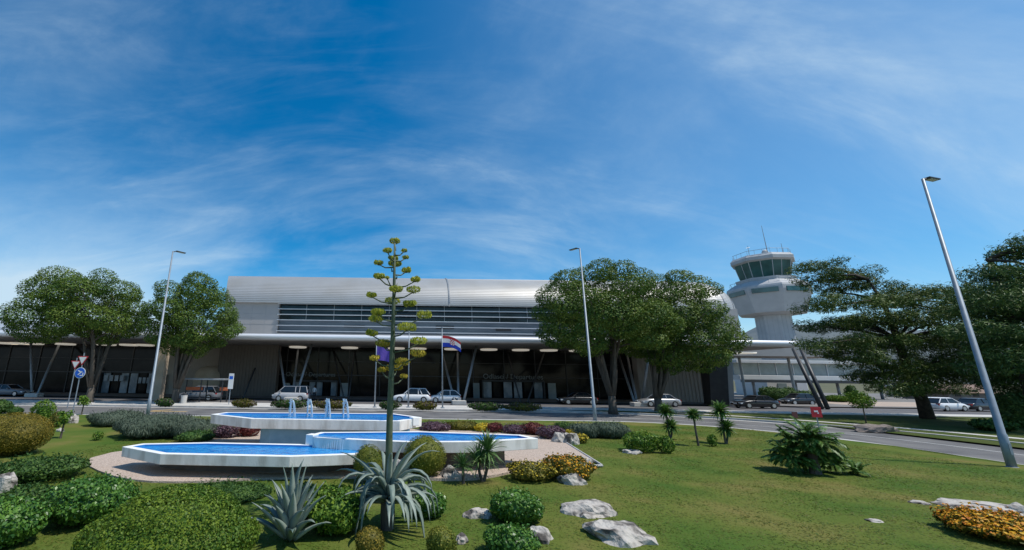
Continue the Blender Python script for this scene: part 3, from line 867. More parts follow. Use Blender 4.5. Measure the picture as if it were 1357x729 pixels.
# houses seen between the right hand trees
def house(label, x0, x1, ytop, ybase, Y, roofm, wallm):
    a, b = depth(x0, ybase, Y), depth(x1, ybase, Y)
    zt = depth((x0 + x1) / 2, ytop, Y).z
    h = thing('house', label, 'house', ((a.x + b.x) / 2, Y, 0))
    O = ((a.x + b.x) / 2, Y, 0)
    mb = MB(); mb.span(a.x, b.x, Y, Y + 7, 0, zt); w_ = mb.build('wall', wallm, h, O)
    mb = MB(); mb.loft([[(x, Y - .5, zt), (x, Y + 3.5, zt + 1.5), (x, Y + 7.5, zt), (x, Y + 3.5, zt - .1)] for x in (a.x - .5, b.x + .5)]); mb.build('roof', roofm, h, O)
    for k in range(3):
        x = a.x + (b.x - a.x) * (k + .5) / 3
        mb = MB(); mb.span(x - .5, x + .5, Y - .06, Y, .8, 2.0); mb.build('window', M_GLASS, w_, O)
house('low brown house with terracotta roof seen under the pine at right', 1262, 1335, 521, 541, 74, M_TILE, M_BROWN)
house('low white roofed outbuilding behind the parked white car', 1232, 1292, 514, 538, 84, M_WHITEW, M_BEIGE)

# ------------------------------------------------------------------ fountain
FT = thing('fountain', 'three tier white concrete fountain with blue pools on pink gravel', 'fountain', (-2, 17.5, .2))
FO = (-2, 17.5, .2)
def inset(poly, d):
    n = len(poly); res = []
    for i in range(n):
        p0_, p1_, p2_ = Vector(poly[i - 1]), Vector(poly[i]), Vector(poly[(i + 1) % n])
        e1, e2 = (p1_ - p0_).normalized(), (p2_ - p1_).normalized()
        n1, n2 = Vector((-e1.y, e1.x)), Vector((-e2.y, e2.x))
        bis = (n1 + n2)
        bis = bis / max(bis.length_squared / 2, .35)
        res.append(tuple(p1_ + bis * d))
    return res
def ccw(poly):
    A = sum(poly[i][0] * poly[(i + 1) % len(poly)][1] - poly[(i + 1) % len(poly)][0] * poly[i][1] for i in range(len(poly)))
    return poly if A > 0 else poly[::-1]
def basin(name, poly, zt, h, rim=0.22, wl=0.06, cut=0.25, lips=()):
    poly = ccw(poly)
    n = len(poly)
    inn = inset(poly, rim); bot = inset(poly, .012)
    zz = [zt] * n
    mb = MB()
    lipset = set(lips)
    def P3(pl, z): return [(p[0], p[1], z) for p in pl]
    vs = P3(bot, zt - h) + P3(poly, zt) + P3(inn, zt) + P3(inn, zt - h * .55)
    fs = [tuple(range(n - 1, -1, -1))]
    for i in range(n):
        j = (i + 1) % n
        fs.append((i, j, n + j, n + i)); fs.append((n + i, n + j, 2 * n + j, 2 * n + i)); fs.append((2 * n + i, 2 * n + j, 3 * n + j, 3 * n + i))
    fs.append(tuple(range(3 * n, 4 * n)))
    mb.add(vs, fs)
    mb.mi = [0] + [k for i in range(n) for k in (0, 1, 2)] + [2]
    b = mb.build(name, [M_FOUNT, M_FRIM, M_FIN], FT, FO, bevel=.012)
    win = inset(poly, rim + .001)
    mb = MB()
    cxp = (sum(p[0] for p in win) / n, sum(p[1] for p in win) / n)
    mb.add([(p[0], p[1], zt - wl) for p in win], [tuple(range(n))])
    mb.build('pool_water', M_WATER, b, FO)
    return b, poly
def gpoly(pts, z): return [tuple(ground(x, y, z).xy) for x, y in pts]
ZU, ZM, ZL = 1.42, 1.12, 0.84
low_p = gpoly([(162, 592), (213, 601.5), (384, 605), (474, 602), (500, 597), (480, 590)], ZL) + gpoly([(278, 586), (190, 587.6)], ZL)
up_p = gpoly([(279.5, 549), (333, 554.8), (530, 558), (559, 553), (522, 548), (300, 546.2)], ZU)
mid_p = gpoly([(406, 577), (420, 579.5), (463, 582), (545, 585.8), (632, 585.5), (713, 581), (690, 576), (555, 571.5), (425, 572.5)], ZM)
bl, lp = basin('lower_basin', low_p, ZL, .30)
bm_, mp_ = basin('middle_basin', mid_p, ZM, .34)
bu, up_ = basin('upper_basin', up_p, ZU, .38)
def ped(poly, d, z0, z1, m_, name):
    mb = MB(); mb.prism(inset(ccw(poly), d), z0, z1); return mb.build(name, m_, FT, FO)
M_PEDB = mat('pedestal_brown_concrete', (0.15, 0.12, 0.10), .85, (0.22, .18, .15), 2, (0.3, 0.7), 6)
def shrink(poly, kx, ky, dy):
    cx0 = sum(p[0] for p in poly) / len(poly); cy0 = sum(p[1] for p in poly) / len(poly)
    return [(cx0 + (p[0] - cx0) * kx, cy0 + dy + (p[1] - cy0) * ky) for p in poly]
mb = MB(); mb.prism(ccw(shrink(lp, .72, .45, .25)), .12, ZL - .305); mb.build('lower_pedestal', M_PEDB, FT, FO)
mb = MB(); mb.prism(ccw(shrink(mp_, .75, .5, .2)), .12, ZM - .345); mb.build('middle_pedestal', M_PEDB, FT, FO)
YP = min(p[1] for p in up_p) + .75
ua, ub = depth(345, 575, YP), depth(543, 575, YP)
mb = MB(); mb.prism([(ua.x, YP), (ua.x + .5, YP - .35), (ub.x - .4, YP - .35), (ub.x, YP), (ub.x, YP + 1.0), (ua.x, YP + 1.0)], .12, ZU - .385); mb.build('upper_pedestal', M_FBLUE, FT, FO)
# spillways: raised end blocks with a lowered lip between them, falling threads of water
def spill(px_a, px_b, z, blocks, toward):
    a, b = ground(*px_a, z), ground(*px_b, z)
    d = (b - a); ang_ = atan2(d.y, d.x); L_ = d.length
    nrm = Vector((d.y, -d.x, 0)).normalized()
    mb = MB()
    q = (a if blocks == 'a' else b) - nrm * .13
    mb.box((q.x, q.y, z - .115), (.3, .34, .33), ang_)
    sp_ = mb.build('spillway', M_FRIM, FT, FO, bevel=.015)
    mid = (a + b) / 2 - nrm * .10
    mb = MB(); mb.box((mid.x, mid.y, z + .004), (L_ * .8, .25, .012), ang_); mb.build('spill_water', M_WATER, sp_, FO)
    mb = MB()
    for k in range(16):
        t = (k + .5 + random.uniform(-.3, .3)) / 16
        q = a + d * (.1 + t * .8)
        mb.tube([(q.x - nrm.x * .05, q.y - nrm.y * .05, z + .006), (q.x + nrm.x * .05, q.y + nrm.y * .05, z - .05), (q.x + nrm.x * .09, q.y + nrm.y * .09, toward)], [.008, .007, .011], 5)
    mb.build('falling_water', M_JET, sp_, FO)
spill((411, 578), (463, 582), ZM, 'a', ZL - .06)
spill((498, 557.5), (551, 555), ZU, 'b', ZM - .06)
# jets
for x in (383, 406.5, 431, 454):
    JY = sum(p[1] for p in up_p) / len(up_p) + .1
    pb, pt = depth(x, 548.5, JY), depth(x, 528.5, JY)
    zb, ztp = ZU - .06, pt.z
    mb = MB()
    for k in range(6):
        sdx = random.uniform(-.05, .05) + (.24 if k % 3 else .08); sdy = random.uniform(-.08, .08)
        h = (ztp - zb) * random.uniform(.86, 1.0)
        pts = [(pb.x + sdx * t, JY + sdy * t, zb + h * (1 - (1 - 2 * min(t, .5)) ** 2 if t < .5 else 1 - (2 * t - 1) ** 2 * 1.0)) for t in [i / 12 for i in range(13)]]
        mb.tube(pts, [.010 + .012 * (i / 12) for i in range(13)], 5)
    for k in range(70):
        t = random.uniform(.35, 1); sdx = random.uniform(-.03, .22) * t
        mb.box((pb.x + sdx, JY + random.uniform(-.15, .15) * t, zb + (ztp - zb) * (1 - (2 * t - 1) ** 2) * random.uniform(.75, 1.02)), (.014, .014, .035))
    mb.build('water_jet', M_JET, FT, FO)
# small white utility box below the middle basin
ub_ = ground(592, 618, .2)
UB = thing('utility_box', 'small white vented box standing below the middle fountain basin', 'box', (ub_.x, ub_.y, .2))
mb = MB(); mb.box((0, 0, .16), (.3, .2, .32)); mb.build('casing', M_SIGNW, UB, bevel=.01)
mb = MB(); [mb.box((0, -.104, .08 + .05 * k), (.22, .01, .012)) for k in range(4)]; mb.build('vent', M_STEEL, UB)

# ------------------------------------------------------------------ street furniture
def lamp(base, topp, armdir, label):
    b = ground(*base, 0.0); H = depth(topp[0], topp[1], b.y).z
    L_ = thing('street_lamp', label, 'street lamp', (b.x, b.y, 0.0), group='street lamps along the road')
    mb = MB(); mb.tube([(0, 0, 0), (0, 0, 1.3), (0, 0, 1.32), (0, 0, H)], [.13, .125, .105, .05], 12); mb.build('pole', M_GALV, L_, smooth=True)
    mb = MB(); mb.lathe([(.2, 0), (.2, .15), (.14, .17)], (0, 0, 0), 12); mb.box((0, -.12, .8), (.1, .02, .4)); mb.build('base_plate', M_GALV, L_)
    mb = MB(); mb.tube([(0, 0, H - .05), (.25 * armdir[0], .25 * armdir[1], H + .05)], .04, 8)
    ang_ = atan2(armdir[1], armdir[0])
    mb.box((.58 * armdir[0], .58 * armdir[1], H + .07), (.72, .26, .07), ang_)
    hd = mb.build('lamp_head', M_DARKST, L_, bevel=.02)
    mb = MB(); mb.box((.6 * armdir[0], .6 * armdir[1], H + .027), (.5, .2, .012), ang_); mb.build('lens', M_HEADL, hd)
lamp((195, 554), (227.5, 333), (.6, .8), 'tall slim street lamp at left, in front of the tree beside the beige wall')
lamp((789, 560), (766.5, 329), (-.5, .86), 'tall slim street lamp in front of the big trees right of the flags')
lamp((1343, 625), (1218, 237), (1.0, .25), 'nearest tall street lamp at far right, on the kerb in front of the cedar')

def flagpole(px_b, ytop, label):
    b = ground(*px_b, 0.13); H = depth(px_b[0], ytop, b.y).z
    P_ = thing('flagpole', label, 'flagpole', (b.x, b.y, .13), group='flagpoles before the terminal')
    mb = MB(); mb.tube([(0, 0, 0), (0, 0, H - .13)], [.075, .04], 10); mb.build('pole', M_GALV, P_, smooth=True)
    mb = MB(); mb.lathe([(.02, 0), (.08, .06), (.08, .1), (.01, .16)], (0, 0, H - .13), 10); mb.build('finial', M_GALV, P_, smooth=True)
    mb = MB(); mb.lathe([(.2, 0), (.2, .06), (.1, .1)], (0, 0, 0), 12); mb.build('base', M_GALV, P_)
    return b, H
fpA, hA = flagpole((496.5, 540), 441, 'thin flagpole left of the agave stalk, carrying the violet flag')
fpB, hB = flagpole((541, 540), 441, 'bare thin flagpole just right of the agave stalk')
fpC, hC = flagpole((586.5, 541), 435, 'thin flagpole carrying the red white and blue flag')
def flag(pos, wv, hv, droop, label, mats, fn, seed, flutter=0.16):
    nx, nz = 24, 16
    mb = MB()
    vs = []
    for i in range(nx + 1):
        for j in range(nz + 1):
            u, v = i / nx, j / nz
            x = u * wv * cos(droop * .55 * u) ; z = -v * hv * (1 - .15 * u) - droop * u * u * wv * .55
            y = flutter * sin(u * 7 + v * 1.6 + seed) * (.2 + u)
            vs.append((.05 + x, y, z))
    fs, mi = [], []
    for i in range(nx):
        for j in range(nz):
            a = i * (nz + 1) + j
            fs.append((a, a + 1, a + nz + 2, a + nz + 1)); mi.append(fn((i + .5) / nx, (j + .5) / nz))
    mb.add(vs, fs); mb.mi = mi
    o = mb.build('flag', mats, smooth=True, loc=pos)
    return tag(o, label, 'flag', 'flags on the poles')
def hr(u, v):
    if .38 < u < .62 and .24 < v < .72:
        return (int((u - .38) / .05) + int((v - .24) / .1)) % 2
    return 0 if v < .28 else (1 if v < .6 else 2)
flag((fpC.x, fpC.y, depth(586, 444.5, fpC.y).z), 1.95, 1.15, .62, 'red white and blue flag with chequered shield fluttering on the right pole', [M_FRED, M_FWHITE, M_FLBLUE], hr, 0.5)
flag((fpA.x, fpA.y, depth(497, 459, fpA.y).z), 1.3, 1.4, .5, 'violet blue flag hanging limp on the left pole behind the agave', [M_FPURP], lambda u, v: 0, 2.0)

# traffic signs at left
def sign_post(px_b, h, name, label, kind):
    b = ground(*px_b, .1)
    S = thing(name, label, 'traffic sign', (b.x, b.y, .1))
    mb = MB(); mb.tube([(0, 0, 0), (0, 0, h)], .04, 8); mb.build('post', M_GALV, S)
    def disc(z, r, n, rot, m1, m2, inner):
        for (rr, y, m_, nm) in ((r, -.05, m1, 'sign_plate'), (r * inner, -.066, m2, 'sign_face')):
            mb = MB(); vs = [(rr * cos(rot + 2 * pi * k / n), y, z + rr * sin(rot + 2 * pi * k / n)) for k in range(n)]
            vs2 = [(a[0], y + .02, a[2]) for a in vs]
            mb.add(vs + vs2, [tuple(range(n)), tuple(range(2 * n - 1, n - 1, -1))] + [(k, n + k, n + (k + 1) % n, (k + 1) % n) for k in range(n)])
            mb.build(nm, m_, S)
    if 'yield' in kind: disc(h - .5, .5, 3, -pi / 2, M_RED, M_SIGNW, .72)
    if 'round' in kind:
        disc(h - 1.55, .42, 24, 0, M_SIGNW, M_SIGNB, .9)
        zz = h - 1.55
        mb = MB()
        mb.add([(.18 - .0, -.07, zz + .05), (.05, -.07, zz + .05), (.05, -.07, zz + .0), (-.2, -.07, zz + .17), (-.14, -.07, zz + .23)], [(0, 1, 2, 3, 4)])
        mb.box((.02, -.071, zz - .02), (.4, .006, .07), 0, Matrix.Rotation(-.7, 3, 'Y')); mb.box((.15, -.071, zz - .2), (.26, .006, .07)); mb.box((.25, -.0712, zz - .1), (.07, .006, .24))
        mb.build('arrow', M_SIGNW, S)
sign_post((96.5, 546), 4.5, 'traffic_sign', 'triangular give way sign above a round blue arrow sign at left', ('yield', 'round'))
sign_post((89, 541), 4.2, 'traffic_sign', 'second triangular give way sign seen just behind the first at left', ('yield',))
# red board in the lawn beyond the palm
rb = ground(1087, 575, .15)
RS = thing('notice_board', 'small red board on a post beyond the fan palm at right', 'sign', (rb.x, rb.y, .12), rotz=-.25)
sc_ = rb.y / 30
mb = MB(); mb.tube([(0, 0, 0), (0, 0, 1.05)], .035, 8); mb.build('post', M_GALV, RS)
mb = MB(); mb.box((0, -.06, 1.25), (.52, .03, .58)); bd = mb.build('board', M_RED, RS, bevel=.01)
mb = MB(); mb.box((-.02, -.08, 1.3), (.2, .006, .09)); mb.box((.07, -.081, 1.2), (.07, .006, .07)); mb.build('emblem', M_SIGNW, bd)
rb = ground(1056, 568, .1)
RS2 = thing('small_sign', 'small dark red sign on a thin post by the road left of the red board', 'sign', (rb.x, rb.y, .1))
mb = MB(); mb.tube([(0, 0, 0), (0, 0, .95)], .03, 6); mb.build('post', M_GALV, RS2)
mb = MB(); mb.box((0, -.045, .85), (.36, .03, .4)); mb.build('board', mat('dark_red_board', (.09, .03, .026), .6), RS2)

# bus shelter
bs0, bs1 = ground(240, 535.5, .14), ground(304, 535.5, .14)
bY = 46.2
bx0, bx1 = depth(238, 530, bY).x, depth(298, 530, bY).x
zr = depth(270, 502, bY).z
BS = thing('bus_shelter', 'glass bus shelter with dark flat roof and orange adverts beside the left tree', 'bus shelter', ((bx0 + bx1) / 2, bY, .14))
BSO = ((bx0 + bx1) / 2, bY, .14)
mb = MB(); mb.span(bx0, bx1, bY - .8, bY + .9, zr - .12, zr + .05); mb.build('roof', M_STEEL, BS, BSO, bevel=.03)
for x in (bx0 + .15, (bx0 + bx1) / 2, bx1 - .15):
    mb = MB(); mb.span(x - .05, x + .05, bY + .7, bY + .8, .14, zr - .12); mb.build('post', M_DARKST, BS, BSO)
    mb = MB(); mb.span(x - .05, x + .05, bY - .7, bY - .62, .14, zr - .12); mb.build('post', M_DARKST, BS, BSO)
for (a, b, m_) in ((.04, .42, M_ORANGE), (.80, .98, M_ORANGE)):
    mb = MB(); mb.span(bx0 + (bx1 - bx0) * a, bx0 + (bx1 - bx0) * b, bY + .62, bY + .68, 1.3, zr - .9); mb.build('advert_panel', m_, BS, BSO)
mb = MB(); mb.span(bx0 + .6, bx1 - .6, bY + .3, bY + .65, .5, .6); mb.build('bench', M_DARKST, BS, BSO)
sb = ground(303, 536, .14)
SP = thing('stop_sign_post', 'white bus stop panel on a thin post at the right end of the shelter', 'sign', (sb.x, sb.y, .14))
hh = depth(303, 495, sb.y).z - .14
mb = MB(); mb.tube([(0, 0, 0), (0, 0, hh)], .04, 8); mb.build('post', M_GALV, SP)
mb = MB(); mb.box((0, -.06, hh - .75), (.5, .04, 1.5)); pn = mb.build('panel', M_SIGNW, SP, bevel=.01)
mb = MB(); mb.box((0, -.083, hh - .4), (.36, .006, .3)); mb.build('panel_emblem', M_SIGNB, pn)
# litter bin
lb = ground(243, 534.5, .14)
LB = thing('litter_bin', 'grey cylindrical litter bin left of the bus shelter', 'bin', (lb.x, lb.y, .14))
mb = MB(); mb.lathe([(.26, 0), (.3, .8)], (0, 0, 0), 14); mb.build('body', M_CONC, LB)
mb = MB(); mb.lathe([(.31, .8), (.31, .88), (.12, 1.0)], (0, 0, 0), 14); mb.build('lid', M_DARKST, LB)

# ------------------------------------------------------------------ cars
def make_car(label, kind, paint, loc, rotz, group):
    K = dict(suv=(4.6, 1.86, 1.68, .98, (.95, .2, -1.7, -2.2)), hatch=(4.0, 1.76, 1.5, .92, (.85, .1, -1.3, -1.92)),
             van=(4.3, 1.85, 1.78, 1.02, (1.45, .7, -1.9, -2.1)), sedan=(4.55, 1.8, 1.45, .92, (.8, .05, -1.05, -1.7)))[kind]
    L_, W_, H_, Bz, (wb, rf, rr, rb_) = K
    c = thing('parked_car', label, 'car', loc, rotz, group)
    hl = L_ / 2
    st = [(-hl, .42, Bz * .72, .80), (-hl + .08, .26, Bz * .9, .92), (-hl + .45, .22, Bz, 1), (rb_ + .5, .2, Bz, 1), (0, .2, Bz, 1), (wb, .2, Bz, 1),
          (wb + (hl - wb) * .5, .22, Bz - .09, .98), (hl - .25, .24, Bz - .2, .93), (hl - .04, .3, Bz - .38, .82), (hl, .4, .52, .74)]
    rings = []
    for x, z0, z1, wk in st:
        w2 = W_ / 2 * wk
        rings.append([(x, -w2 * .9, z0), (x, w2 * .9, z0), (x, w2, z0 + .14), (x, w2, z0 + (z1 - z0) * .62), (x, w2 * .95, z1 - .05), (x, w2 * .86, z1), (x, -w2 * .86, z1), (x, -w2 * .95, z1 - .05), (x, -w2, z0 + (z1 - z0) * .62), (x, -w2, z0 + .14)])
    mb = MB(); mb.loft(rings); body = mb.build('body', paint, c, smooth=True)
    body.data.polygons.foreach_set('use_smooth', [True] * len(body.data.polygons))
    # glasshouse
    wB, wR = W_ / 2 * .9, W_ / 2 * .72
    gh = [[(rb_, -wB, Bz - .02), (wb, -wB, Bz - .02), (rf, -wR, H_ - .06), (rr, -wR, H_ - .06)], [(rb_, wB, Bz - .02), (wb, wB, Bz - .02), (rf, wR, H_ - .06), (rr, wR, H_ - .06)]]
    mb = MB(); mb.loft(gh); mb.build('window_glass', M_CARGL, c)
    mb = MB(); mb.loft([[(rr - .1, -wR - .03, H_ - .08), (rf + .12, -wR - .03, H_ - .08), (rf - .1, -wR + .12, H_), (rr + .1, -wR + .12, H_)], [(rr - .1, wR + .03, H_ - .08), (rf + .12, wR + .03, H_ - .08), (rf - .1, wR - .12, H_), (rr + .1, wR - .12, H_)]])
    for s in (-1, 1):
        for (xb, xt) in ((wb, rf), (rb_, rr), ((rf + rr) / 2 - .05, (rf + rr) / 2 - .05)) + (((rb_ + .95, rr + .75),) if kind in ('suv', 'van') else ()):
            mb.tube([(xb, s * (wB + .01), Bz - .02), (xt, s * (wR + .015), H_ - .06)], .045, 6)
    mb.build('roof', paint, c)
    for x in (-hl + .85, hl - .88):
        for s in (-1, 1):
            yw = s * (W_ / 2 - .1)
            wh = MB()
            r = .34 if kind != 'suv' else .37
            def wheel(r0, ya, yb, n=18): return [[(x + r0 * cos(2 * pi * k / n), yy, r + r0 * sin(2 * pi * k / n)) for k in range(n)] for yy in (ya, yb)]
            wh.loft(wheel(r, yw - .1, yw + .115)); t_ = wh.build('wheel', M_RUB, c)
            rm = MB(); rm.loft(wheel(r * .62, yw - .11, yw + .125)); rm.build('rim', M_RIM, t_)
    for s in (-1, 1):
        mb = MB(); mb.box((hl - .2, s * W_ * .35, Bz - .34), (.3, .38, .14)); mb.build('headlight', M_HEADL, c)
        mb = MB(); mb.box((-hl + .1, s * W_ * .38, Bz - .2), (.12, .26, .22)); mb.build('tail_light', M_TAILL, c)
        mb = MB(); mb.box((wb - .35, s * (W_ / 2 + .06), Bz + .06), (.12, .18, .12)); mb.build('wing_mirror', paint, c)
    mb = MB(); mb.box((hl - .01, 0, .52), (.03, .5, .11)); mb.build('number_plate', M_SIGNW, c)
    return c
cg = 'cars parked and waiting before the terminal'
def carpos(px, Y): p = depth(px, 500, Y); return (p.x, Y, 0.004)
make_car('white van parked behind the left V shaped columns', 'van', mat('pale_grey_car_paint', (0.46, 0.46, 0.47), 0.3, coat=0.5), carpos(388, 51.8), pi, cg)
make_car('white sport utility car parked between the agave stalk and the flagpole', 'suv', M_CWHITE, carpos(545.5, 52.0), pi, cg)
make_car('white hatchback parked behind the flagpole with the red white and blue flag', 'hatch', M_CWHITE, carpos(588.5, 52.2), pi, cg)
make_car('silver saloon behind the second trunk of the right tree pair', 'sedan', M_CSILV, carpos(868, 50.2), pi, cg)
make_car('black car standing just right of the leaning slab pillar', 'sedan', M_CDARK, carpos(994, 49.5), pi, cg)
make_car('black car waiting in shade behind the middle street lamp', 'sedan', M_CDARK, carpos(762, 52), pi, cg)
make_car('dark car parked at the far left edge under the canopy', 'sedan', M_CGREY, carpos(18, 54), 0, cg)
make_car('grey estate car half hidden behind the bus shelter', 'suv', M_CGREY, carpos(268, 50.5), pi, cg)
p = ground(1253, 548.5); make_car('white car parked under the pine, left of the black one', 'hatch', M_CWHITE, (depth(1253, 540, 49).x, 49, .004), .1, cg)
make_car('black car parked right of the white car under the pine', 'sedan', M_CDARK, (depth(1298, 540, 49.5).x, 49.5, .004), .1, cg)
make_car('small dark car beyond the black inclined columns', 'hatch', M_CDARK, carpos(1050, 57), pi, cg)

# motor scooter-like sign figure and a person by the van
def person(loc, rotz, label):
    mk = lambda *a: a
    V = [(0, 0, .95), (0, 0, 1.12), (0, 0, 1.32), (0, 0, 1.45), (0, 0, 1.52), (0, .01, 1.60), (0, .01, 1.70),
         (.10, 0, .88), (.11, .01, .50), (.11, -.02, .09), (.11, .12, .04), (-.10, 0, .88), (-.11, .05, .50), (-.11, .0, .09), (-.11, .14, .04),
         (.19, 0, 1.40), (.24, -.02, 1.12), (.25, .08, .88), (.25, .13, .80), (-.19, 0, 1.40), (-.24, -.02, 1.12), (-.25, .08, .88), (-.25, .13, .80)]
    R = [.15, .135, .16, .12, .055, .095, .09, .095, .065, .045, .04, .095, .065, .045, .04, .065, .045, .035, .035, .065, .045, .035, .035]
    Ed = [(0, 1), (1, 2), (2, 3), (3, 4), (4, 5), (5, 6), (0, 7), (7, 8), (8, 9), (9, 10), (0, 11), (11, 12), (12, 13), (13, 14), (3, 15), (15, 16), (16, 17), (17, 18), (3, 19), (19, 20), (20, 21), (21, 22)]
    me = bpy.data.meshes.new('body'); me.from_pydata(V, Ed, []); me.update()
    o = bpy.data.objects.new('tmp_body', me); COL.objects.link(o)
    sk = o.modifiers.new('s', 'SKIN'); o.modifiers.new('ss', 'SUBSURF').levels = 1
    for i, r in enumerate(R):
        sv = me.skin_vertices[0].data[i]; sv.radius = (r, r * .85); sv.use_root = (i == 0)
    dg = bpy.context.evaluated_depsgraph_get()
    m2 = bpy.data.meshes.new_from_object(o.evaluated_get(dg)); bpy.data.objects.remove(o)
    m2.name = 'person_body'
    m2.materials.clear()
    for q in (M_SKIN, M_CLOTHW, M_CLOTHD): m2.materials.append(q)
    for f in m2.polygons:
        z = f.center.z; f.use_smooth = True
        f.material_index = 0 if z > 1.49 or (abs(f.center.x) > .2 and z < 1.05) else (1 if z > .98 else 2)
    P_ = thing('person', label, 'person', loc, rotz)
    link('body', m2, P_)
    mb = MB(); mb.lathe([(.085, 1.60), (.105, 1.66), (.10, 1.74), (.05, 1.80)], (0, -.015, 0), 12); mb.build('hair', M_HAIR, P_, smooth=True)
p = depth(416.5, 520, 53.4); person((p.x, 53.4, .13 if p.y > 54 else .004), pi, 'person in white shirt and dark trousers standing right of the white van')

# ------------------------------------------------------------------ vegetation builders
def foliage_obj(name, P, N, size, m_, parent, org, aspect=.55, fold=.15, cores=(), up=None, extra=None):
    V, Q = leaf_cards(P, N, size, aspect, fold, up)
    T = None
    if cores:
        vs, ts, b = [V], [], len(V)
        for cv, cf in cores:
            vs.append(cv); ts.append(cf + b); b += len(cv)
        V = np.concatenate(vs); T = np.concatenate(ts)
    V = V - np.array(org)
    return np_mesh(name, V, Q, m_, parent=parent, tris=T)

def broadleaf(label, base, cx_, cy_, rx, ry, zb, zt, nclump, seed, lean=0.0, group='broadleaf trees before the terminal', nlimb=8):
    rs = random.Random(seed)
    T = thing('broadleaf_tree', label, 'tree', base, group=group)
    H = zt - zb
    cz = zb + H * .36
    ells = []
    tries = 0
    while len(ells) < nclump and tries < 4000:
        tries += 1
        d = Vector((rs.gauss(0, 1), rs.gauss(0, 1), rs.gauss(.25, .8))).normalized()
        rc = rs.uniform(.16, .26) * rx
        k = rs.uniform(.86, 1.04) if rs.random() < .8 else rs.uniform(.35, .75)
        hz = (zt - cz) if d.z > 0 else (cz - zb)
        p = Vector((cx_ + d.x * (rx - rc) * k, cy_ + d.y * (ry - rc) * k, cz + d.z * (hz - rc * .75) * k))
        if any((p - Vector(e[0])).length < .55 * rc for e in ells): continue
        ells.append(((p.x, p.y, p.z), (rc * rs.uniform(.95, 1.25), rc * rs.uniform(.95, 1.25), rc * rs.uniform(.62, .85))))
    P, N = crown_pts(ells, 62, inward=.4, jit=.45, cut=.76)
    kk = RNG.random(len(P)) < .10
    P[kk] += N[kk] * RNG.random((kk.sum(), 1)) * .2
    sz = RNG.uniform(.10, .235, len(P))
    N = unit(N + np.array([0, 0, .6]))
    foliage_obj('crown', P, N, sz, L_TREE, T, base, aspect=.6)
    # trunk and limbs
    mb = MB()
    B = Vector(base)
    fork = B + Vector((lean * .4, 0, 1.5 + .4 * rs.random()))
    mb.tube([B + Vector((0, 0, -.1)), B + Vector((0, 0, .4)), fork], [.46, .36, .30], 10)
    tg = sorted(ells, key=lambda e: e[0][2])
    for k in range(nlimb):
        a = 2 * pi * (k + rs.uniform(-.3, .3)) / nlimb
        e = min(ells, key=lambda e: (Vector((e[0][0] - cx_ - cos(a) * rx * rs.uniform(.25, .7), e[0][1] - cy_ - sin(a) * ry * rs.uniform(.25, .7), (e[0][2] - cz - H * .2) * .6))).length)
        t = Vector(e[0])
        s0 = fork + Vector((cos(a) * .2, sin(a) * .2, -.25))
        c1_ = Vector((s0.x + (t.x - s0.x) * .24 + rs.uniform(-.25, .25), s0.y + (t.y - s0.y) * .24 + rs.uniform(-.25, .25), s0.z + (t.z - s0.z) * .46))
        c2_ = Vector((s0.x + (t.x - s0.x) * .58 + rs.uniform(-.3, .3), s0.y + (t.y - s0.y) * .58 + rs.uniform(-.3, .3), s0.z + (t.z - s0.z) * .78))
        mb.tube([s0, s0.lerp(c1_, .5) + Vector((rs.uniform(-.12, .12), 0, 0)), c1_, c2_, t], [.17, .14, .115, .08, .04], 7)
        for q in range(3):
            e2 = rs.choice(ells); t2 = Vector(e2[0])
            st = c1_.lerp(c2_, rs.random())
            if (t2 - st).length < rx * .8 and t2.z > st.z:
                mb.tube([st, st.lerp(t2, .5) + Vector((rs.uniform(-.2, .2), rs.uniform(-.2, .2), .3)), t2], [.09, .065, .03], 5)
    mb.build('trunk', M_BARK, T, base, smooth=True)
    return T

b1 = ground(124, 534, .1); b2 = ground(238, 535, .1)
def tree_px(label, base_px, Y, xl, xr, ytop, ybot, ncl, seed, nlimb=8, ryk=.85):
    b = depth(base_px, 500, Y)
    x0, x1 = depth(xl, (ytop + ybot) / 2, Y).x, depth(xr, (ytop + ybot) / 2, Y).x
    cxm = (x0 + x1) / 2
    zt_, zb_ = depth((xl + xr) / 2, ytop, Y).z, depth((xl + xr) / 2, ybot, Y).z
    return broadleaf(label, (b.x, Y, .1), cxm, Y, (x1 - x0) / 2, (x1 - x0) / 2 * ryk, zb_, zt_, ncl, seed, nlimb=nlimb)
tree_px('wide spreading tree at far left with three bare lower stems', 124, 43.6, 24, 194, 351, 464, 84, 11, 8)
tree_px('rounded many stemmed tree beside the bus shelter', 236, 44.4, 188, 323, 360, 476, 70, 23, 11)
tree_px('tallest dome shaped tree beside the middle street lamp', 808, 39.2, 706, 892, 343, 482, 90, 35, 10)
tree_px('lower round tree at the right of the pair, before the taupe wall', 868, 41.5, 826, 974, 359, 502, 80, 47, 10)

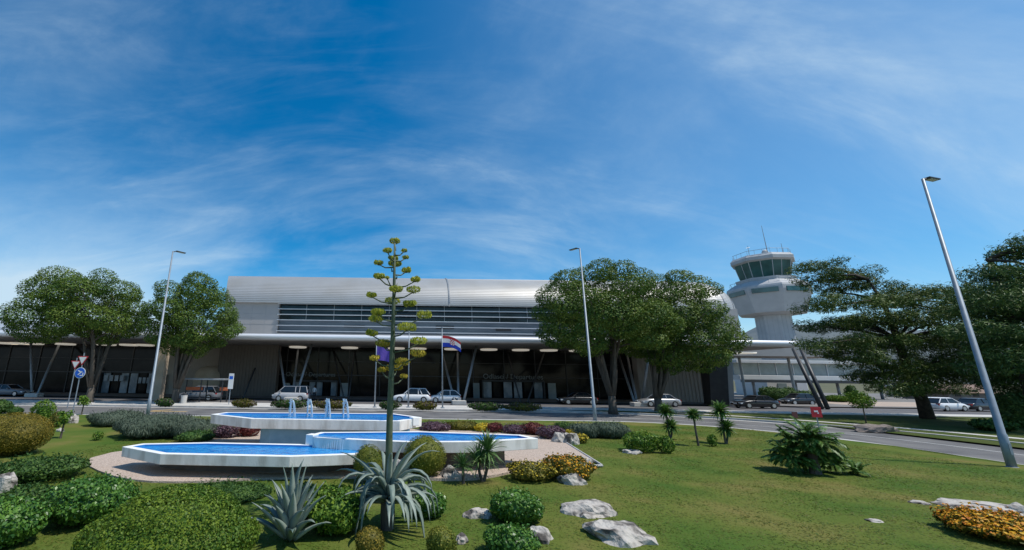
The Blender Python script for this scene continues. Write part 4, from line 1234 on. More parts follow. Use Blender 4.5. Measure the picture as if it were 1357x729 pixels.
def conifer(label, name, base, pads, m_, trunk_pts, trunk_r, seed, leaf=(.18, .38), dens=34, aspect=.2, bark=M_PBARK):
    rs = random.Random(seed)
    T = thing(name, label, 'tree', base)
    ells = []
    mb = MB()
    mb.tube(trunk_pts, trunk_r, 10)
    for (p, rx, rz) in pads:
        p = Vector(p)
        nb = max(5, int(rx * (5.2 if name == 'pine_tree' else 5.8)))
        for k in range(nb):
            a = rs.uniform(0, 2 * pi); q = sqrt(rs.random()) * .85
            r_ = rs.uniform(.28, .45) * min(rx, 2.0)
            ells.append(((p.x + cos(a) * q * rx, p.y + sin(a) * q * rx * .9, p.z + rs.uniform(-.7, .8) * rz), (r_ * 1.2, r_ * 1.2, r_ * rs.uniform(.45, .8))))
        # branch
        tp = min((Vector(t) for t in trunk_pts), key=lambda t: (t - p).length + abs(t.z - p.z + .8) * 1.5)
        mb.tube([tp, tp.lerp(p, .5) + Vector((0, 0, .15)), p - Vector((0, 0, .15))], [.15, .1, .04], 6)
    P, N = crown_pts(ells, dens, inward=.55, jit=.7, cut=.6)
    kk = RNG.random(len(P)) < .2
    P[kk] += (N[kk] + np.array([0, 0, .3])) * RNG.random((kk.sum(), 1)) * .38
    sz = RNG.uniform(leaf[0], leaf[1], len(P))
    N = unit(N + np.array([0, 0, .5]))
    foliage_obj('crown', P, N, sz, m_, T, base, aspect=aspect, fold=.08)
    mb.build('trunk', bark, T, base, smooth=True)
    return T
# pine, in front of the tower's right side
PY = 37.5
pb_ = depth(1230, 556, PY); pb_.z = .1
def D(x, y, dy=0.0): return tuple(depth(x, y, PY + dy))
pads = []
rs = random.Random(5)
for (x, y, rpx, rz) in ((1092, 353, 34, .5), (1072, 372, 22, .4), (1118, 366, 40, .7), (1100, 385, 32, .5), (1150, 376, 38, .7), (1080, 408, 24, .4), (1120, 402, 42, .6), (1165, 400, 45, .8),
                       (1100, 432, 38, .5), (1135, 428, 45, .6), (1180, 428, 50, .7), (1075, 455, 20, .35), (1110, 458, 40, .5), (1155, 455, 50, .6), (1200, 392, 40, .7), (1235, 388, 40, .6),
                       (1215, 420, 45, .7), (1250, 410, 40, .6), (1160, 478, 40, .6), (1200, 462, 50, .7), (1240, 448, 45, .7), (1265, 435, 35, .6), (1180, 500, 40, .6), (1215, 492, 45, .7), (1250, 482, 42, .7),
                       (1275, 470, 35, .6), (1195, 515, 30, .5), (1235, 512, 34, .5), (1265, 500, 34, .6), (1270, 400, 30, .5), (1140, 497, 22, .4), (1095, 470, 20, .3)):
    dy = rs.uniform(-3.0, 3.0)
    pads.append((D(x, y, dy), rpx * PY / 545 * 1.0, rz))
for k in range(22):
    x = rs.uniform(1085, 1275); y = rs.uniform(352, 512)
    if y < 352 + abs(x - 1120) * .22 or (x < 1150 and y > 440 + (x - 1085) * .9): continue
    pads.append((D(x, y, rs.uniform(-2.5, 2.5)), rs.uniform(10, 20) * PY / 545, rs.uniform(.5, 1.1)))
tr = [(pb_.x, PY, .0), tuple(depth(1222, 530, PY)), tuple(depth(1205, 495, PY)), tuple(depth(1190, 450, PY)), tuple(depth(1170, 400, PY)), tuple(depth(1150, 370, PY))]
conifer('large spreading pine with dark layered branches before the tower at right', 'pine_tree', (pb_.x, PY, .1), pads, L_PINE, tr, [.5, .42, .36, .28, .16, .08], 61)
# cedar at the right edge
PY2 = 30.0
pads = []
rs = random.Random(9)
for (x, y, rpx, rz) in ((1345, 338, 26, .3), (1370, 330, 40, .35), (1385, 318, 30, .4), (1340, 375, 40, .4), (1345, 402, 40, .4), (1345, 430, 44, .4), (1340, 458, 44, .4), (1340, 485, 44, .4), (1380, 535, 40, .5), (1325, 362, 36, .35), (1385, 355, 70, .4), (1315, 388, 44, .35), (1375, 385, 80, .45), (1308, 412, 44, .35), (1370, 418, 85, .45), (1305, 440, 40, .35),
                       (1360, 450, 80, .45), (1318, 466, 36, .4), (1375, 480, 66, .45), (1345, 494, 40, .4), (1385, 508, 60, .5), (1368, 520, 30, .4), (1400, 440, 60, .5), (1400, 500, 60, .5), (1420, 390, 60, .5)):
    dy = rs.uniform(-2.5, 2.5)
    pads.append((tuple(depth(x, y, PY2 + dy)), rpx * PY2 / 545 * 1.05, rz))
cb = depth(1385, 560, PY2)
tr = [(cb.x, PY2, 0), (cb.x - .1, PY2, 4), (cb.x, PY2, 8), (cb.x - .2, PY2, depth(1380, 345, PY2).z)]
conifer('dark layered cedar at the right edge behind the nearest lamp', 'cedar_tree', (cb.x, PY2, .1), pads, L_CEDAR, tr, [.55, .42, .28, .06], 71)
# hedge and dark shrubs below the conifers
def bush(label, name, x, ytop, wpx, ybase=None, Y=None, m_=L_BUSH, leaf=(.05, .09), dens=650, lump=.1, flat=1.0, core=.86, cat='bush', group=None, aspect=.6, z0=LZ, ryk=.9, jit=.5, flowers=None, up=None, dome=False):
    """a rounded shrub standing on the ground; its base row or its distance is known"""
    if Y is None:
        Y = ground(x, ybase, z0).y
        cpos = depth(x, ybase, Y)
    w_ = (depth(x + wpx / 2, ytop, Y) - depth(x - wpx / 2, ytop, Y)).x
    top_ = depth(x, ytop, Y)
    rx = w_ / 2; ry = rx * ryk
    Yc = Y + (ry * .75 if ybase is not None else 0)
    rx *= .98 * Yc / Y; ry = rx * ryk
    p = depth(x, ytop, Yc)
    Hl = max(.15, p.z - z0)
    ta = max(0.0, (CAM_H - p.z) / Yc)
    lo_, hi_ = .05, Hl
    for _ in range(30):
        H = (lo_ + hi_) / 2
        if .48 * H + sqrt(.27 * H * H + (ry * ta) ** 2) > Hl: hi_ = H
        else: lo_ = H
    H = max(H, .45 * Hl)
    base = (p.x, Yc, z0)
    T = thing(name, label, cat, base, group=group)
    seed = int(x * 7 + ytop)
    ells = [((p.x, Yc, z0 + H * .48), (rx * .93, ry * .93, H * .52))]
    rr = random.Random(seed)
    if dome:
        ells = [((p.x, Yc, z0 + H * .36), (rx * .96, ry * .96, H * .42)), ((p.x + rx * .05, Yc, z0 + H * .5), (rx * .74, ry * .74, H * .5))]
    if lump > 0:
        for k in range(14):
            d = Vector((rr.gauss(0, 1), rr.gauss(0, 1), rr.gauss(.3, .7))).normalized()
            s_ = rr.uniform(.22, .36)
            ells.append(((p.x + d.x * rx * (1 - s_ * .9), Yc + d.y * ry * (1 - s_ * .9), z0 + H * .5 + d.z * H * (.5 - s_ * .42)), (rx * s_ * (1 + lump), ry * s_ * (1 + lump), H * s_ * .62)))
    P, N = crown_pts(ells, dens, inward=.16, jit=jit, cut=.86, zmin=z0 + .01)
    if len(P) > 34000:
        k = RNG.permutation(len(P))[:34000]; P, N = P[k], N[k]
    sz = RNG.uniform(leaf[0], leaf[1], len(P)) * np.where(RNG.random(len(P)) < .12, 1.35, 1.0)
    if lump > 0:       # sprigs standing out of the outline
        kk = RNG.random(len(P)) < .16
        P[kk] += (N[kk] + np.array([0, 0, .4])) * (RNG.random((kk.sum(), 1)) * .13 * min(rx, 1.0))
    cores = [core_tris(ells[0][0], np.array(ells[0][1]) * core, seed, floor=z0)] if core else ()
    foliage_obj('foliage', P, N, sz, m_, T, base, aspect=aspect, cores=cores, up=up)
    if flowers:
        fm, frac, fs = flowers
        k = np.where(N[:, 2] > -.1)[0]
        k = RNG.permutation(k)[:int(len(P) * frac)]
        Pf = P[k] + N[k] * .02
        foliage_obj('flowers', Pf, unit(N[k] + np.array([0, 0, .6])), RNG.uniform(fs[0], fs[1], len(Pf)), fm, T, base, aspect=.8)['kind'] = 'stuff'
    return T

# left foreground
bush('golden brown clipped dome at the left edge beside the lawn', 'clipped_shrub', 24, 546, 96, 609, m_=L_GOLD, leaf=(.035, .06), dens=900, lump=.0)
bush('small green shrub at the left edge above the golden dome', 'shrub', 4, 530, 26, 549, m_=L_DBUSH, dens=200, leaf=(.08, .14))
bush('tiny dark shrub between the golden dome and the road', 'shrub', 22, 539, 18, 551, m_=L_DBUSH, dens=200, leaf=(.08, .14))
bush('loose upright green shrub right of the golden dome', 'shrub', 62, 530, 30, 566, m_=L_HEDGE, dens=350, leaf=(.06, .1), core=.6)
bush('small pale shrub beside the white boulder near the traffic signs', 'shrub', 77, 546, 18, 567, m_=L_FSHRUB, dens=350, leaf=(.06, .1), core=.6)
bush('low dark spreading shrub below the golden dome', 'shrub', 52, 604, 112, 645, m_=L_DBUSH, dens=500, leaf=(.05, .1), lump=.25, core=.7)
bush('mid green bush between the white left edge rock and the large leafy bush', 'bush', 40, 641, 66, 688, m_=L_DBUSH, dens=800)
bush('bright green bush in the bottom left corner', 'bush', 14, 661, 92, Y=8.3, m_=L_BUSH, dens=900, leaf=(.045, .08))
bush('broad leafy green bush left of the big bottom hedge', 'bush', 128, 632, 118, 704, m_=L_BUSH, dens=900, leaf=(.05, .085))
bush('biggest wide green hedge mound at the bottom left', 'hedge', 236, 639, 238, Y=7.6, m_=L_MOUND, dens=1900, leaf=(.028, .055), lump=.0, ryk=.72, dome=True)
bush('low green ground cover hump between the hedge mound and the gravel', 'shrub', 300, 641, 130, 668, m_=L_DBUSH, dens=700, leaf=(.04, .08), core=.75)
bush('leafy green bush between the two agaves', 'bush', 445, 643, 84, 716, m_=L_HEDGE, dens=800, leaf=(.05, .09))
bush('dark low bush behind the upright agave at its right', 'bush', 402, 640, 60, 690, m_=L_DBUSH, dens=700)
bush('little golden clipped ball at the bottom right of the drooping agave', 'clipped_shrub', 491, 696, 44, Y=8.0, m_=L_GOLD, leaf=(.025, .045), dens=1500, lump=0)
bush('smaller olive clipped ball partly behind the agave stalk', 'clipped_shrub', 489, 588, 44, 642, m_=L_OLIVE, leaf=(.025, .05), dens=1100, lump=0)
bush('large olive clipped ball right of the agave stalk before the fountain', 'clipped_shrub', 563, 575.5, 62, 637, m_=L_OLIVE, leaf=(.025, .05), dens=1100, lump=0)
bush('dark green bush just right of the drooping agave leaves', 'bush', 568, 650, 50, 690, m_=L_BUSH, dens=900, leaf=(.045, .08))
bush('small clipped yellow green ball at the bottom beside a pale stone', 'clipped_shrub', 585, 696, 46, Y=8.1, m_=L_OLIVE, leaf=(.025, .045), dens=1500, lump=0)
bush('glossy green bush on the lawn, upper one of two', 'bush', 683, 648, 72, 700, m_=L_BUSH, dens=900, leaf=(.045, .085))
bush('glossy green bush on the lawn, lower one at the bottom edge', 'bush', 677, 696, 74, Y=8.2, m_=L_BUSH, dens=1000, leaf=(.045, .08))
# lavender and coloured shrubs round the fountain
for (lb_, x, yt, wv, yb) in (('grey green lavender mound at left end of the lavender bank', 158, 545, 74, 566), ('grey green lavender mound beside the left street lamp', 215, 549, 110, 583), ('grey green lavender mound touching the fountain at left', 262, 556, 70, 584)):
    bush(lb_, 'lavender_bush', x, yt, wv, yb, m_=L_LAV, dens=420, leaf=(.12, .22), aspect=.14, core=.85, group='lavender bank left of the fountain', jit=.35, up=.6)
bush('green shrub between the lavender and the purple shrubs left of the fountain', 'shrub', 262, 570, 50, 588, m_=L_DBUSH, dens=300, leaf=(.06, .1))
for (lb_, x, yt, wv, yb, m_) in (('dusty purple shrub under the left end of the upper basin', 301, 561, 36, 583, L_PURP), ('maroon shrub against the blue pedestal', 329, 561, 34, 581, L_MAROON),
    ('purple low shrub behind the middle basin, next to the upper basin end', 575, 559, 44, 573, L_PURP), ('green and yellow low shrub behind the middle basin', 612, 558, 46, 572, L_FSHRUB), ('bright yellow flowering shrub behind the middle basin', 640, 561, 22, 574, L_YELLOW),
    ('red brown shrub behind the middle basin right of the yellow one', 655, 560, 24, 575, L_MAROON), ('dusty purple shrub behind the right part of the middle basin', 682, 563, 40, 577, L_PURP), ('tall red brown shrub at the right end of the middle basin', 706, 560, 34, 578, L_MAROON), ('purple grey shrub beside the rock pile', 730, 564, 38, 584, L_PURP), ('olive shrub behind the purple ones right of the fountain', 750, 560, 36, 573, L_DBUSH)):
    bush(lb_, 'shrub', x, yt, wv, yb, m_=m_, dens=330, leaf=(.05, .11), lump=.25, core=.7)
for (lb_, x, yt, wv, yb) in (('grey green lavender mound right of the fountain nearest the rocks', 775, 561, 46, 581), ('grey green lavender mound beneath the middle street lamp', 806, 560, 52, 582)):
    bush(lb_, 'lavender_bush', x, yt, wv, yb, m_=L_LAV, dens=380, leaf=(.12, .22), aspect=.14, core=.85, group='lavender right of the fountain', jit=.35, up=.6)
bush('yellow flowered clump just right of the rock pile, upper one', 'flower_clump', 757, 569, 18, 580, m_=L_YELLOW, dens=350, leaf=(.05, .09), core=.7, cat='flowers')
bush('yellow flowered clump just right of the rock pile, lower one', 'flower_clump', 769, 574.5, 20, 588, m_=L_FSHRUB, dens=350, leaf=(.05, .09), core=.7, cat='flowers', flowers=(L_YELLOW, .35, (.05, .09)))
# flowering shrubs
bush('orange and yellow flowering shrub at the gravel corner', 'flowering_shrub', 752, 604, 66, 639, m_=L_FSHRUB, dens=420, leaf=(.05, .1), lump=.3, core=.7, flowers=(L_ORANGE, .22, (.05, .08)))
bush('low yellow green flowering shrub left of the orange one', 'flowering_shrub', 704, 611, 66, 640, m_=L_FSHRUB, dens=420, leaf=(.05, .1), lump=.3, core=.7, flowers=(L_YELLOW, .12, (.04, .07)))
bush('large orange flowering shrub in the bottom right corner', 'flowering_shrub', 1326, 677, 118, 729, m_=L_FSHRUB, dens=700, leaf=(.05, .1), lump=.3, core=.75, flowers=(L_ORANGE, .5, (.05, .085)))
# shrubs on the right lawn
bush('loose green shrub pair on the right lawn, larger one', 'shrub', 847, 571, 46, 601, m_=L_HEDGE, dens=300, leaf=(.06, .12), lump=.3, core=.6)
bush('small loose green shrub right of the larger lawn shrub', 'shrub', 881, 577, 20, 602, m_=L_HEDGE, dens=300, leaf=(.06, .12), lump=.3, core=.5)
bush('small green tuft shrub between the two young palms', 'shrub', 943, 576, 12, 592, m_=L_HEDGE, dens=300, leaf=(.06, .12), lump=.3, core=.5)
bush('tiny green plant on the left lawn before the lavender', 'shrub', 131, 572, 14, 584, m_=L_HEDGE, dens=300, leaf=(.05, .1), core=.5)
# planting strips along the far pavement
for i, (x0, x1, lb_) in enumerate(((306, 340, 'right of the stop panel'), (359, 412, 'before the white van'), (412, 466, 'between the van and the violet flag'), (501, 531, 'left of the agave stalk foot and white SUV'), (546, 580, 'between the bare pole and the flag'), (621, 668, 'right of the central columns'), (668, 717, 'at the hedge row end near the lamp'), (206, 232, 'below the tree beside the bus shelter'))):
    xm = (x0 + x1) / 2
    yb = 541.5 + 0.013 * (xm - 400)
    bush('low planting strip on the pavement ' + lb_, 'planting_strip', xm, yb - 11.0, x1 - x0, yb, m_=L_DBUSH if i % 2 else L_FSHRUB, dens=120, leaf=(.1, .2), lump=.3, core=.8, z0=.14, ryk=.3, cat='planting', group='planting along the far pavement', flowers=(L_PURP, .25, (.08, .14)))
# dark shrubs in the right background
for (lb_, x, yt, wv, Y, m_) in (('dark rounded shrub below the gallery near the black car', 1022, 513, 34, 62, L_DBUSH), ('second dark rounded shrub below the gallery', 1042, 514, 26, 63, L_DBUSH), ('dark shrub left of the inclined black columns', 1064, 518, 26, 60, L_DBUSH), ('upright dark shrub by the white wall', 1126, 510, 14, 66, L_DBUSH),
                               ('green shrub bed under the pine at its left', 1108, 524, 30, 64, L_HEDGE), ('dark tall hedge below the cedar at right edge', 1345, 522, 50, 31, L_CEDAR), ('dark green clump behind the palm right of the pine trunk', 1312, 556, 46, 29, L_DBUSH)):
    bush(lb_, 'shrub', x, yt, wv, Y=Y, m_=m_, dens=60, leaf=(.14, .26), lump=.2, core=.85, z0=.12)

# ------------------------------------------------------------------ agaves
def agave_leaf(mb, base, az, el, length, width, bend_, n=9, twist=0.0):
    """thick channelled blade bending under its own weight"""
    p = Vector(base); a = el
    pts = []
    for i in range(n + 1):
        pts.append((p.copy(), a)); t = i / n
        p = p + Vector((cos(az) * cos(a), sin(az) * cos(a), sin(a))) * (length / n)
        a = max(a - bend_ * (t ** (1.5 if bend_ < 2 else .7)) * 2.2 / n, min(a, -1.38))
    side = Vector((-sin(az), cos(az), 0))
    rings = []
    for i, (q, a) in enumerate(pts):
        t = i / n
        wv = width * (0.62 + 1.15 * t * (1 - t) * 1.55) * (1 - t ** 3.2) + .004
        up_ = Vector((-sin(a) * cos(az), -sin(a) * sin(az), cos(a)))
        th = .045 * (1 - t) + .006
        rings.append([q - side * wv * .5 + up_ * wv * .22, q, q + side * wv * .5 + up_ * wv * .22, q - up_ * th + side * wv * .2, q - up_ * th * 1.3, q - up_ * th - side * wv * .2])
    mb.loft(rings)
def agave(pos, label, n, specs, seed):
    rs = random.Random(seed)
    A = thing('agave', label, 'agave', pos)
    mb = MB()
    for k in range(n):
        az = k * 2.39996 + rs.uniform(-.2, .2)
        t = k / n
        el, ln, wd_, bn = specs(t, rs)
        c_ = Vector((cos(az) * .07 * (1 - t), sin(az) * .07 * (1 - t), .05 + .2 * t))
        agave_leaf(mb, c_, az, el, ln, wd_, bn)
    mb.build('rosette', L_AGAVE, A, smooth=True)
    return A
# upright agave
ag1 = ground(379, 724, LZ)
agave((ag1.x, ag1.y + .25, LZ), 'upright blue grey agave without flower stalk', 38,
      lambda t, r: (radians(32 + 52 * t + r.uniform(-6, 6)), r.uniform(.82, 1.1) * (.85 + .25 * t), r.uniform(.14, .19), r.uniform(.0, .9) if t > .3 else r.uniform(.3, 1.6)), 3)
# drooping agave with the tall stalk
AY = 9.35
ag2 = depth(514, 668, AY)
a2 = agave((ag2.x, AY, LZ + .47), 'drooping blue grey agave sending up the tall flower stalk', 66,
      lambda t, r: (radians(8 + 50 * t + r.uniform(-14, 14)), r.uniform(.95, 1.5), r.uniform(.085, .125), r.uniform(1.6, 4.4) if t < .86 else r.uniform(.9, 1.8)), 8)
O2 = Vector((ag2.x, AY, LZ + .47))
mb = MB(); mb.lathe([(.12, -.6), (.15, -.2), (.14, .1), (.08, .3)], (0, 0, 0), 10); mb.build('stem', M_BARK, a2)
stp = [Vector((ag2.x, AY, LZ + .4)), depth(515.5, 600, AY), depth(516.5, 550, AY), depth(519, 490, AY), depth(521, 430, AY), depth(522.5, 370, AY), depth(523, 322, AY)]
mb = MB(); mb.tube(stp, [.085, .075, .068, .06, .048, .034, .02], 10)
for p_, q_ in zip(stp[1:-1], stp[2:]):
    for k in range(5):
        b_ = p_.lerp(q_, k / 5); a_ = random.uniform(0, 6.28)
        mb.tube([b_ + Vector((cos(a_) * .05, sin(a_) * .05, 0)), b_ + Vector((cos(a_) * .075, sin(a_) * .075, .12))], [.022, .004], 5)
CL = [(233, 55, 45), (207, 90, 35), (172, 135, 38), (175, 185, 45), (205, 190, 20), (147, 255, 42), (172, 318, 55), (163, 343, 60), (148, 397, 50), (190, 435, 65), (158, 490, 38), (185, 533, 35), (222, 527, 45), (243, 525, 40), (262, 503, 58),
      (267, 557, 30), (320, 472, 58), (322, 425, 58), (278, 373, 70), (342, 330, 60), (288, 287, 50), (225, 278, 65), (237, 232, 50), (303, 235, 55), (310, 197, 40), (275, 163, 42), (235, 138, 55), (227, 118, 40), (272, 115, 28), (268, 90, 25)]
stalk_nodes = []
rs = random.Random(77)
clusters = []
def stalk_at(z):
    for p_, q_ in zip(stp[:-1], stp[1:]):
        if p_.z <= z <= q_.z: return p_.lerp(q_, (z - p_.z) / (q_.z - p_.z))
    return stp[-1]
for (zx, zy, wz) in CL:
    x, y = 440 + zx / 2.8056, 300 + zy / 2.8056
    dxp = abs(x - 520)
    dy = rs.uniform(-.42, .42) if dxp > 10 else rs.choice((-1, 1)) * rs.uniform(.3, .55)
    c_ = depth(x, y, AY + dy); r_ = wz / 2.8056 * AY / 545 / 2
    st_ = stalk_at(c_.z - .10 - .22 * hypot(c_.x - ag2.x, dy))
    e_ = c_ - Vector((0, 0, r_ * .35))
    mb.tube([st_, st_.lerp(e_, .55) + Vector((0, 0, -.05)), e_], [.02, .016, .013], 6)
    for q in range(4):
        a_ = rs.uniform(0, 6.28); mb.tube([e_ - Vector((0, 0, .02)), e_ + Vector((cos(a_) * r_ * .6, sin(a_) * r_ * .6, r_ * .25))], [.009, .005], 5)
    clusters.append((c_, r_, y))
stk = mb.build('flower_stalk', L_STALK, a2, O2, smooth=True)
for c_, r_, y in clusters:
    ells = [(tuple(c_), (r_, r_, r_ * .42))]
    for q in range(6):
        a_ = rs.uniform(0, 6.28); k_ = rs.uniform(.45, .75)
        ells.append(((c_.x + cos(a_) * r_ * k_, c_.y + sin(a_) * r_ * k_, c_.z + rs.uniform(-.12, .2) * r_), (r_ * .42, r_ * .42, r_ * .33)))
    P, N = crown_pts(ells, 2600, inward=.35, jit=.3, cut=.75)
    if len(P) > 900: P, N = P[::2], N[::2]
    N2 = unit(N + RNG.normal(size=N.shape) * .5); N2[:, 2] *= .35; N2 = unit(N2)
    foliage_obj('flower_cluster', P, N2, RNG.uniform(.035, .065, len(P)), L_BLOOMO if y > 452 else L_BLOOM, stk, tuple(O2), aspect=.3, fold=.05, up=.75)

# ------------------------------------------------------------------ yuccas and palms
def sword_tuft(c_, n, length, width, el0, el1, droop, rs):
    mb = MB()
    for k in range(n):
        az = rs.uniform(0, 2 * pi); el = el0 + (el1 - el0) * rs.random() ** .8
        ln = length * rs.uniform(.75, 1.08)
        p = Vector(c_); a = el; pts = []
        for i in range(6):
            pts.append((p.copy(), a)); p = p + Vector((cos(az) * cos(a), sin(az) * cos(a), sin(a))) * ln / 5; a -= droop * (i + 1) / 15 * rs.uniform(.6, 1.3)
        side = Vector((-sin(az), cos(az), 0))
        vs, fs = [], []
        for i, (q, a) in enumerate(pts):
            wv = width * (1 - (i / 5) ** 2) * (.7 + .3 * min(1, i)) + .002
            up_ = Vector((-sin(a) * cos(az), -sin(a) * sin(az), cos(a)))
            vs += [q - side * wv / 2 + up_ * wv * .15, q - up_ * wv * .05, q + side * wv / 2 + up_ * wv * .15]
        for i in range(5):
            b = i * 3; fs += [(b, b + 1, b + 4, b + 3), (b + 1, b + 2, b + 5, b + 4)]
        mb.add(vs, fs)
    return mb
def yucca(label, px, ybase, ytuft, rpx, stems, name='yucca', m_=L_YUCCA, n=120, cat='yucca', wk=.07, low=-.6):
    b = ground(px, ybase, LZ)
    T = thing(name, label, cat, (b.x, b.y, LZ))
    rs = random.Random(int(px * 3))
    zt_ = depth(px, ytuft, b.y).z
    ln = rpx * b.y / 545
    for (ddx, k) in stems:
        mbt = MB()
        t_ = Vector((b.x + ddx * ln, b.y, LZ + (zt_ - LZ) * k))
        mbt.tube([(b.x + ddx * .1, b.y, LZ - .03), (b.x + ddx * ln * .9, b.y, LZ + (t_.z - LZ) * .45), tuple(t_)], [.05, .045, .04], 7)
        sword_tuft(t_, n, ln, ln * wk, low, 1.45, 1.0, rs).build('leaf_tuft', m_, T, (b.x, b.y, LZ))
        mbt.build('stem', M_BARK, T, (b.x, b.y, LZ))
    return T
yucca('two stemmed yucca with a round spiky head before the middle basin', 640, 637, 598, 30, ((.22, 1.0), (-.15, .62)))
yucca('shorter spiky yucca left of the two stemmed one', 614, 640, 615, 21, ((0, .85),), low=-.2)
for (px, yb, yt, r_, lb_) in ((888, 582, 546, 13, 'slim young palm on the lawn, leftmost of the three'), (926, 591, 550, 12, 'slim young palm in the middle of the three on the lawn'), (962, 588, 545, 15, 'young palm with fullest head, rightmost of the three on the lawn')):
    yucca(lb_, px, yb, yt, r_, ((-.05, 1.0), (.25, .45)) if px != 926 else ((-.1, 1.0),), name='young_palm', m_=L_PALM, n=130, cat='palm', wk=.2, low=-.8)
# fan palm clump with arching fronds
def frond(mb, base, az, el, ln, droop, rs, leaflets=18, lw=.05):
    p = Vector(base); a = el; pts = [p.copy()]; ang = [a]
    for i in range(8):
        p = p + Vector((cos(az) * cos(a), sin(az) * cos(a), sin(a))) * ln / 8; a -= droop / 8 * (1 + i * .12); pts.append(p.copy()); ang.append(a)
    mb.tube(pts, [.016 * (1 - i / 10) for i in range(9)], 5, cap=False)
    side = Vector((-sin(az), cos(az), 0))
    for k in range(leaflets):
        t = .18 + .82 * k / leaflets; i = min(7, int(t * 8)); q = pts[i].lerp(pts[i + 1], t * 8 - i)
        fwd = (pts[i + 1] - pts[i]).normalized(); ll = ln * .34 * (1 - abs(t - .5) * .9)
        for s in (-1, 1):
            d_ = (fwd * .75 + side * s * .8 + Vector((0, 0, -.18 + .2 * rs.random()))).normalized()
            e_ = q + d_ * ll; m2 = q + d_ * ll * .5 + Vector((0, 0, .02)); wv = d_.cross(Vector((0, 0, 1))).normalized() * lw * .5
            mb.add([q, m2 + wv, e_ - Vector((0, 0, ll * .12)), m2 - wv], [(0, 1, 2, 3)])
fp = ground(1095, 631, LZ)
FPm = thing('palm_clump', 'bushy palm clump with arching green fronds on the right lawn', 'palm', (fp.x, fp.y + .3, LZ))
rs = random.Random(31)
for (ddx, ddy, hh, n_, ln) in ((-.05, 0, 1.0, 54, .9), (-.65, .2, .45, 40, .72), (-.35, .3, .75, 34, .8), (.4, .1, .55, 34, .72), (.75, .1, .25, 22, .55), (1.2, -.1, .08, 16, .45)):
    mb = MB()
    for k in range(n_):
        frond(mb, (ddx + rs.uniform(-.08, .08), ddy + rs.uniform(-.08, .08), hh), rs.uniform(0, 2 * pi), rs.uniform(-.25, 1.5), ln * rs.uniform(.75, 1.1), rs.uniform(.4, 1.2), rs)
    mb.build('fronds', L_PALM, FPm)
mb = MB(); mb.tube([(-.05, 0, -.03), (-.05, 0, 1.0)], [.16, .12], 8); mb.build('trunk', M_BARK, FPm)
# small trees
def small_tree(label, px, yb, yt, wpx, z0=.1, Y=None, tk=.5, m_=L_HEDGE):
    b = ground(px, yb, z0) if Y is None else Vector((depth(px, yb, Y).x, Y, z0))
    zt_ = depth(px, yt, b.y).z; r_ = wpx / 2 * b.y / 545
    T = thing('sapling', label, 'young tree', (b.x, b.y, z0))
    rs = random.Random(int(px))
    zc = z0 + (zt_ - z0) * .72
    ells = [((b.x + rs.uniform(-.5, .5) * r_, b.y + rs.uniform(-.5, .5) * r_, zc + rs.uniform(-.8, .9) * (zt_ - zc) * .8), (r_ * .55, r_ * .55, (zt_ - zc) * .55)) for k in range(9)]
    P, N = crown_pts(ells, 90, inward=.6, jit=.6, cut=.5)
    foliage_obj('crown', P, N, RNG.uniform(.09, .18, len(P)), m_, T, (b.x, b.y, z0))
    mb = MB(); mb.tube([(b.x, b.y, z0 - .05), (b.x + .04, b.y, zc)], [.05, .03], 7); mb.build('trunk', M_BARK, T, (b.x, b.y, z0))
small_tree('small umbrella shaped sapling beyond the road left of the pine', 1148, 561, 519, 34)
small_tree('thin leaning sapling on the left lawn beside the golden dome', 80, 581, 545, 16, z0=LZ)
small_tree('slender sapling behind the traffic signs near the left road edge', 108, 549, 524, 14, z0=LZ)

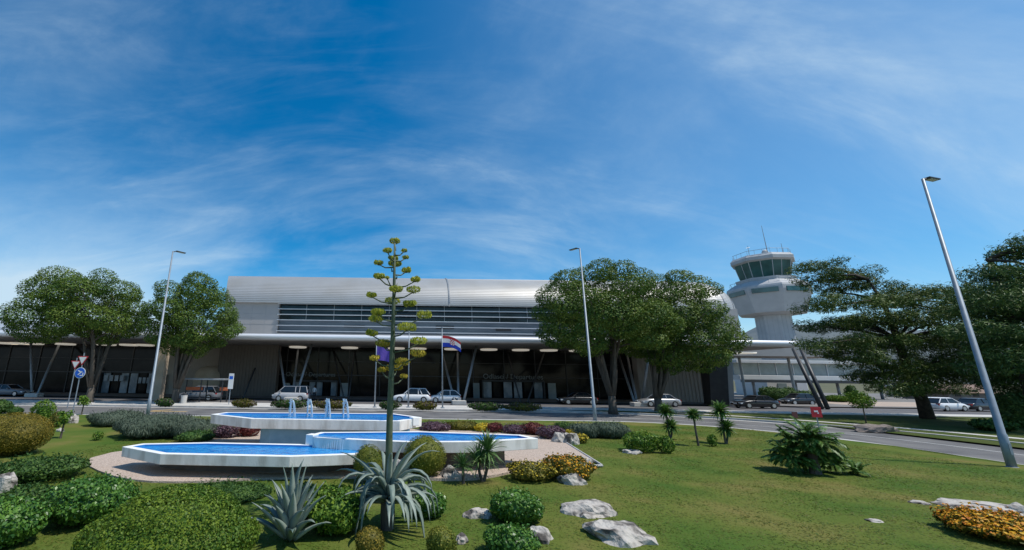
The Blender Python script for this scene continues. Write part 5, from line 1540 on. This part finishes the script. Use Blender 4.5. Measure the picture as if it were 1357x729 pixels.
# ------------------------------------------------------------------ rocks
def rock(label, x, y0, y1, wpx, seed, m_=M_ROCK, z0=LZ, name='rock', flat=1.0, d=.8):
    b = ground(x, y1, z0)
    w_ = wpx * sqrt(b.y ** 2 + 3 ** 2) / 545 / 2 * .97
    Yc = b.y + w_ * d * .8
    H = max(.05, depth(x, y0 + (y1 - y0) * .12, Yc).z - z0) * flat
    V, Fc = ico()
    vs = []
    for v in V:
        q = Vector(v)
        k = 1 + .40 * mnoise.noise(q * 1.1 + Vector((seed, 0, 0))) + .24 * mnoise.noise(q * 2.6 + Vector((0, seed, 0))) + .08 * mnoise.noise(q * 6 + Vector((0, 0, seed)))
        k2 = min(q.z * k, .80 + .3 * mnoise.noise(q * 2 + Vector((seed, 3, 0))))
        vs.append((q.x * k * w_, q.y * k * w_ * d, max(-.06, k2 * H * 1.3)))
    mb = MB(); mb.add(vs, [tuple(f) for f in Fc])
    o = mb.build(name, m_, loc=(ground(x, y1, z0).x * Yc / b.y, Yc, z0))
    return tag(o, label, 'rock')
rock('white boulder on the lawn, upper one of the two largest', 780, 664, 687, 62, 1.3)
rock('grey streaked white boulder on the lawn, lower one of the two largest', 820, 691, 723, 72, 2.7)
rock('white rock at the front of the orange flowering shrub', 760, 627, 643, 32, 3.1)
rock('low pale rock left of the upper glossy bush', 633, 674, 688, 32, 4.4)
rock('pale rock between the two glossy bushes', 716, 698, 721, 30, 5.2)
rock('large pale rock between the clipped ball and the agave stalk', 531, 606, 635, 34, 6.6)
rock('white rock at the right foot of the large olive clipped ball', 597, 617, 636, 26, 7.5)
rock('white pointed rock, left one of the pile right of the fountain', 741, 573, 588, 18, 8.1)
rock('white rock, right one of the pile right of the fountain', 757, 573, 589, 18, 9.3)
rock('flat white stone lying on the gravel corner', 769, 604, 615, 32, 10.2, z0=.2)
rock('long flat white rock above the orange shrub at bottom right', 1310, 667, 683, 92, 11.4)
rock('small white stone at the right end of the long flat rock', 1350, 667, 681, 24, 17.4)
rock('tiny white stone on the right lawn nearer the palm clump', 1219, 663, 668, 20, 12.5, flat=.6)
rock('tiny white stone on the right lawn nearer the boulders', 1160, 686, 693, 17, 13.5, flat=.6)
rock('white rock cut off by the left edge', 4, 626, 654, 26, 14.4)
rock('round white boulder by the foot of the traffic signs', 95, 549, 561, 15, 15.1)
rock('little stone below the round boulder on the left lawn', 80, 567, 572, 9, 16.1)
rock('small pale stone at right of the yellow green clipped ball', 611, 708, 722, 16, 18.2)
rock('flat pale stone under the larger lawn shrub', 838, 594, 602, 22, 19.9, flat=.7)
rock('grey mound of mulch beyond the road at the foot of the sapling', 1160, 562, 572, 46, 20.2, m_=M_SOILM, z0=.1, name='mulch_mound', d=.5)
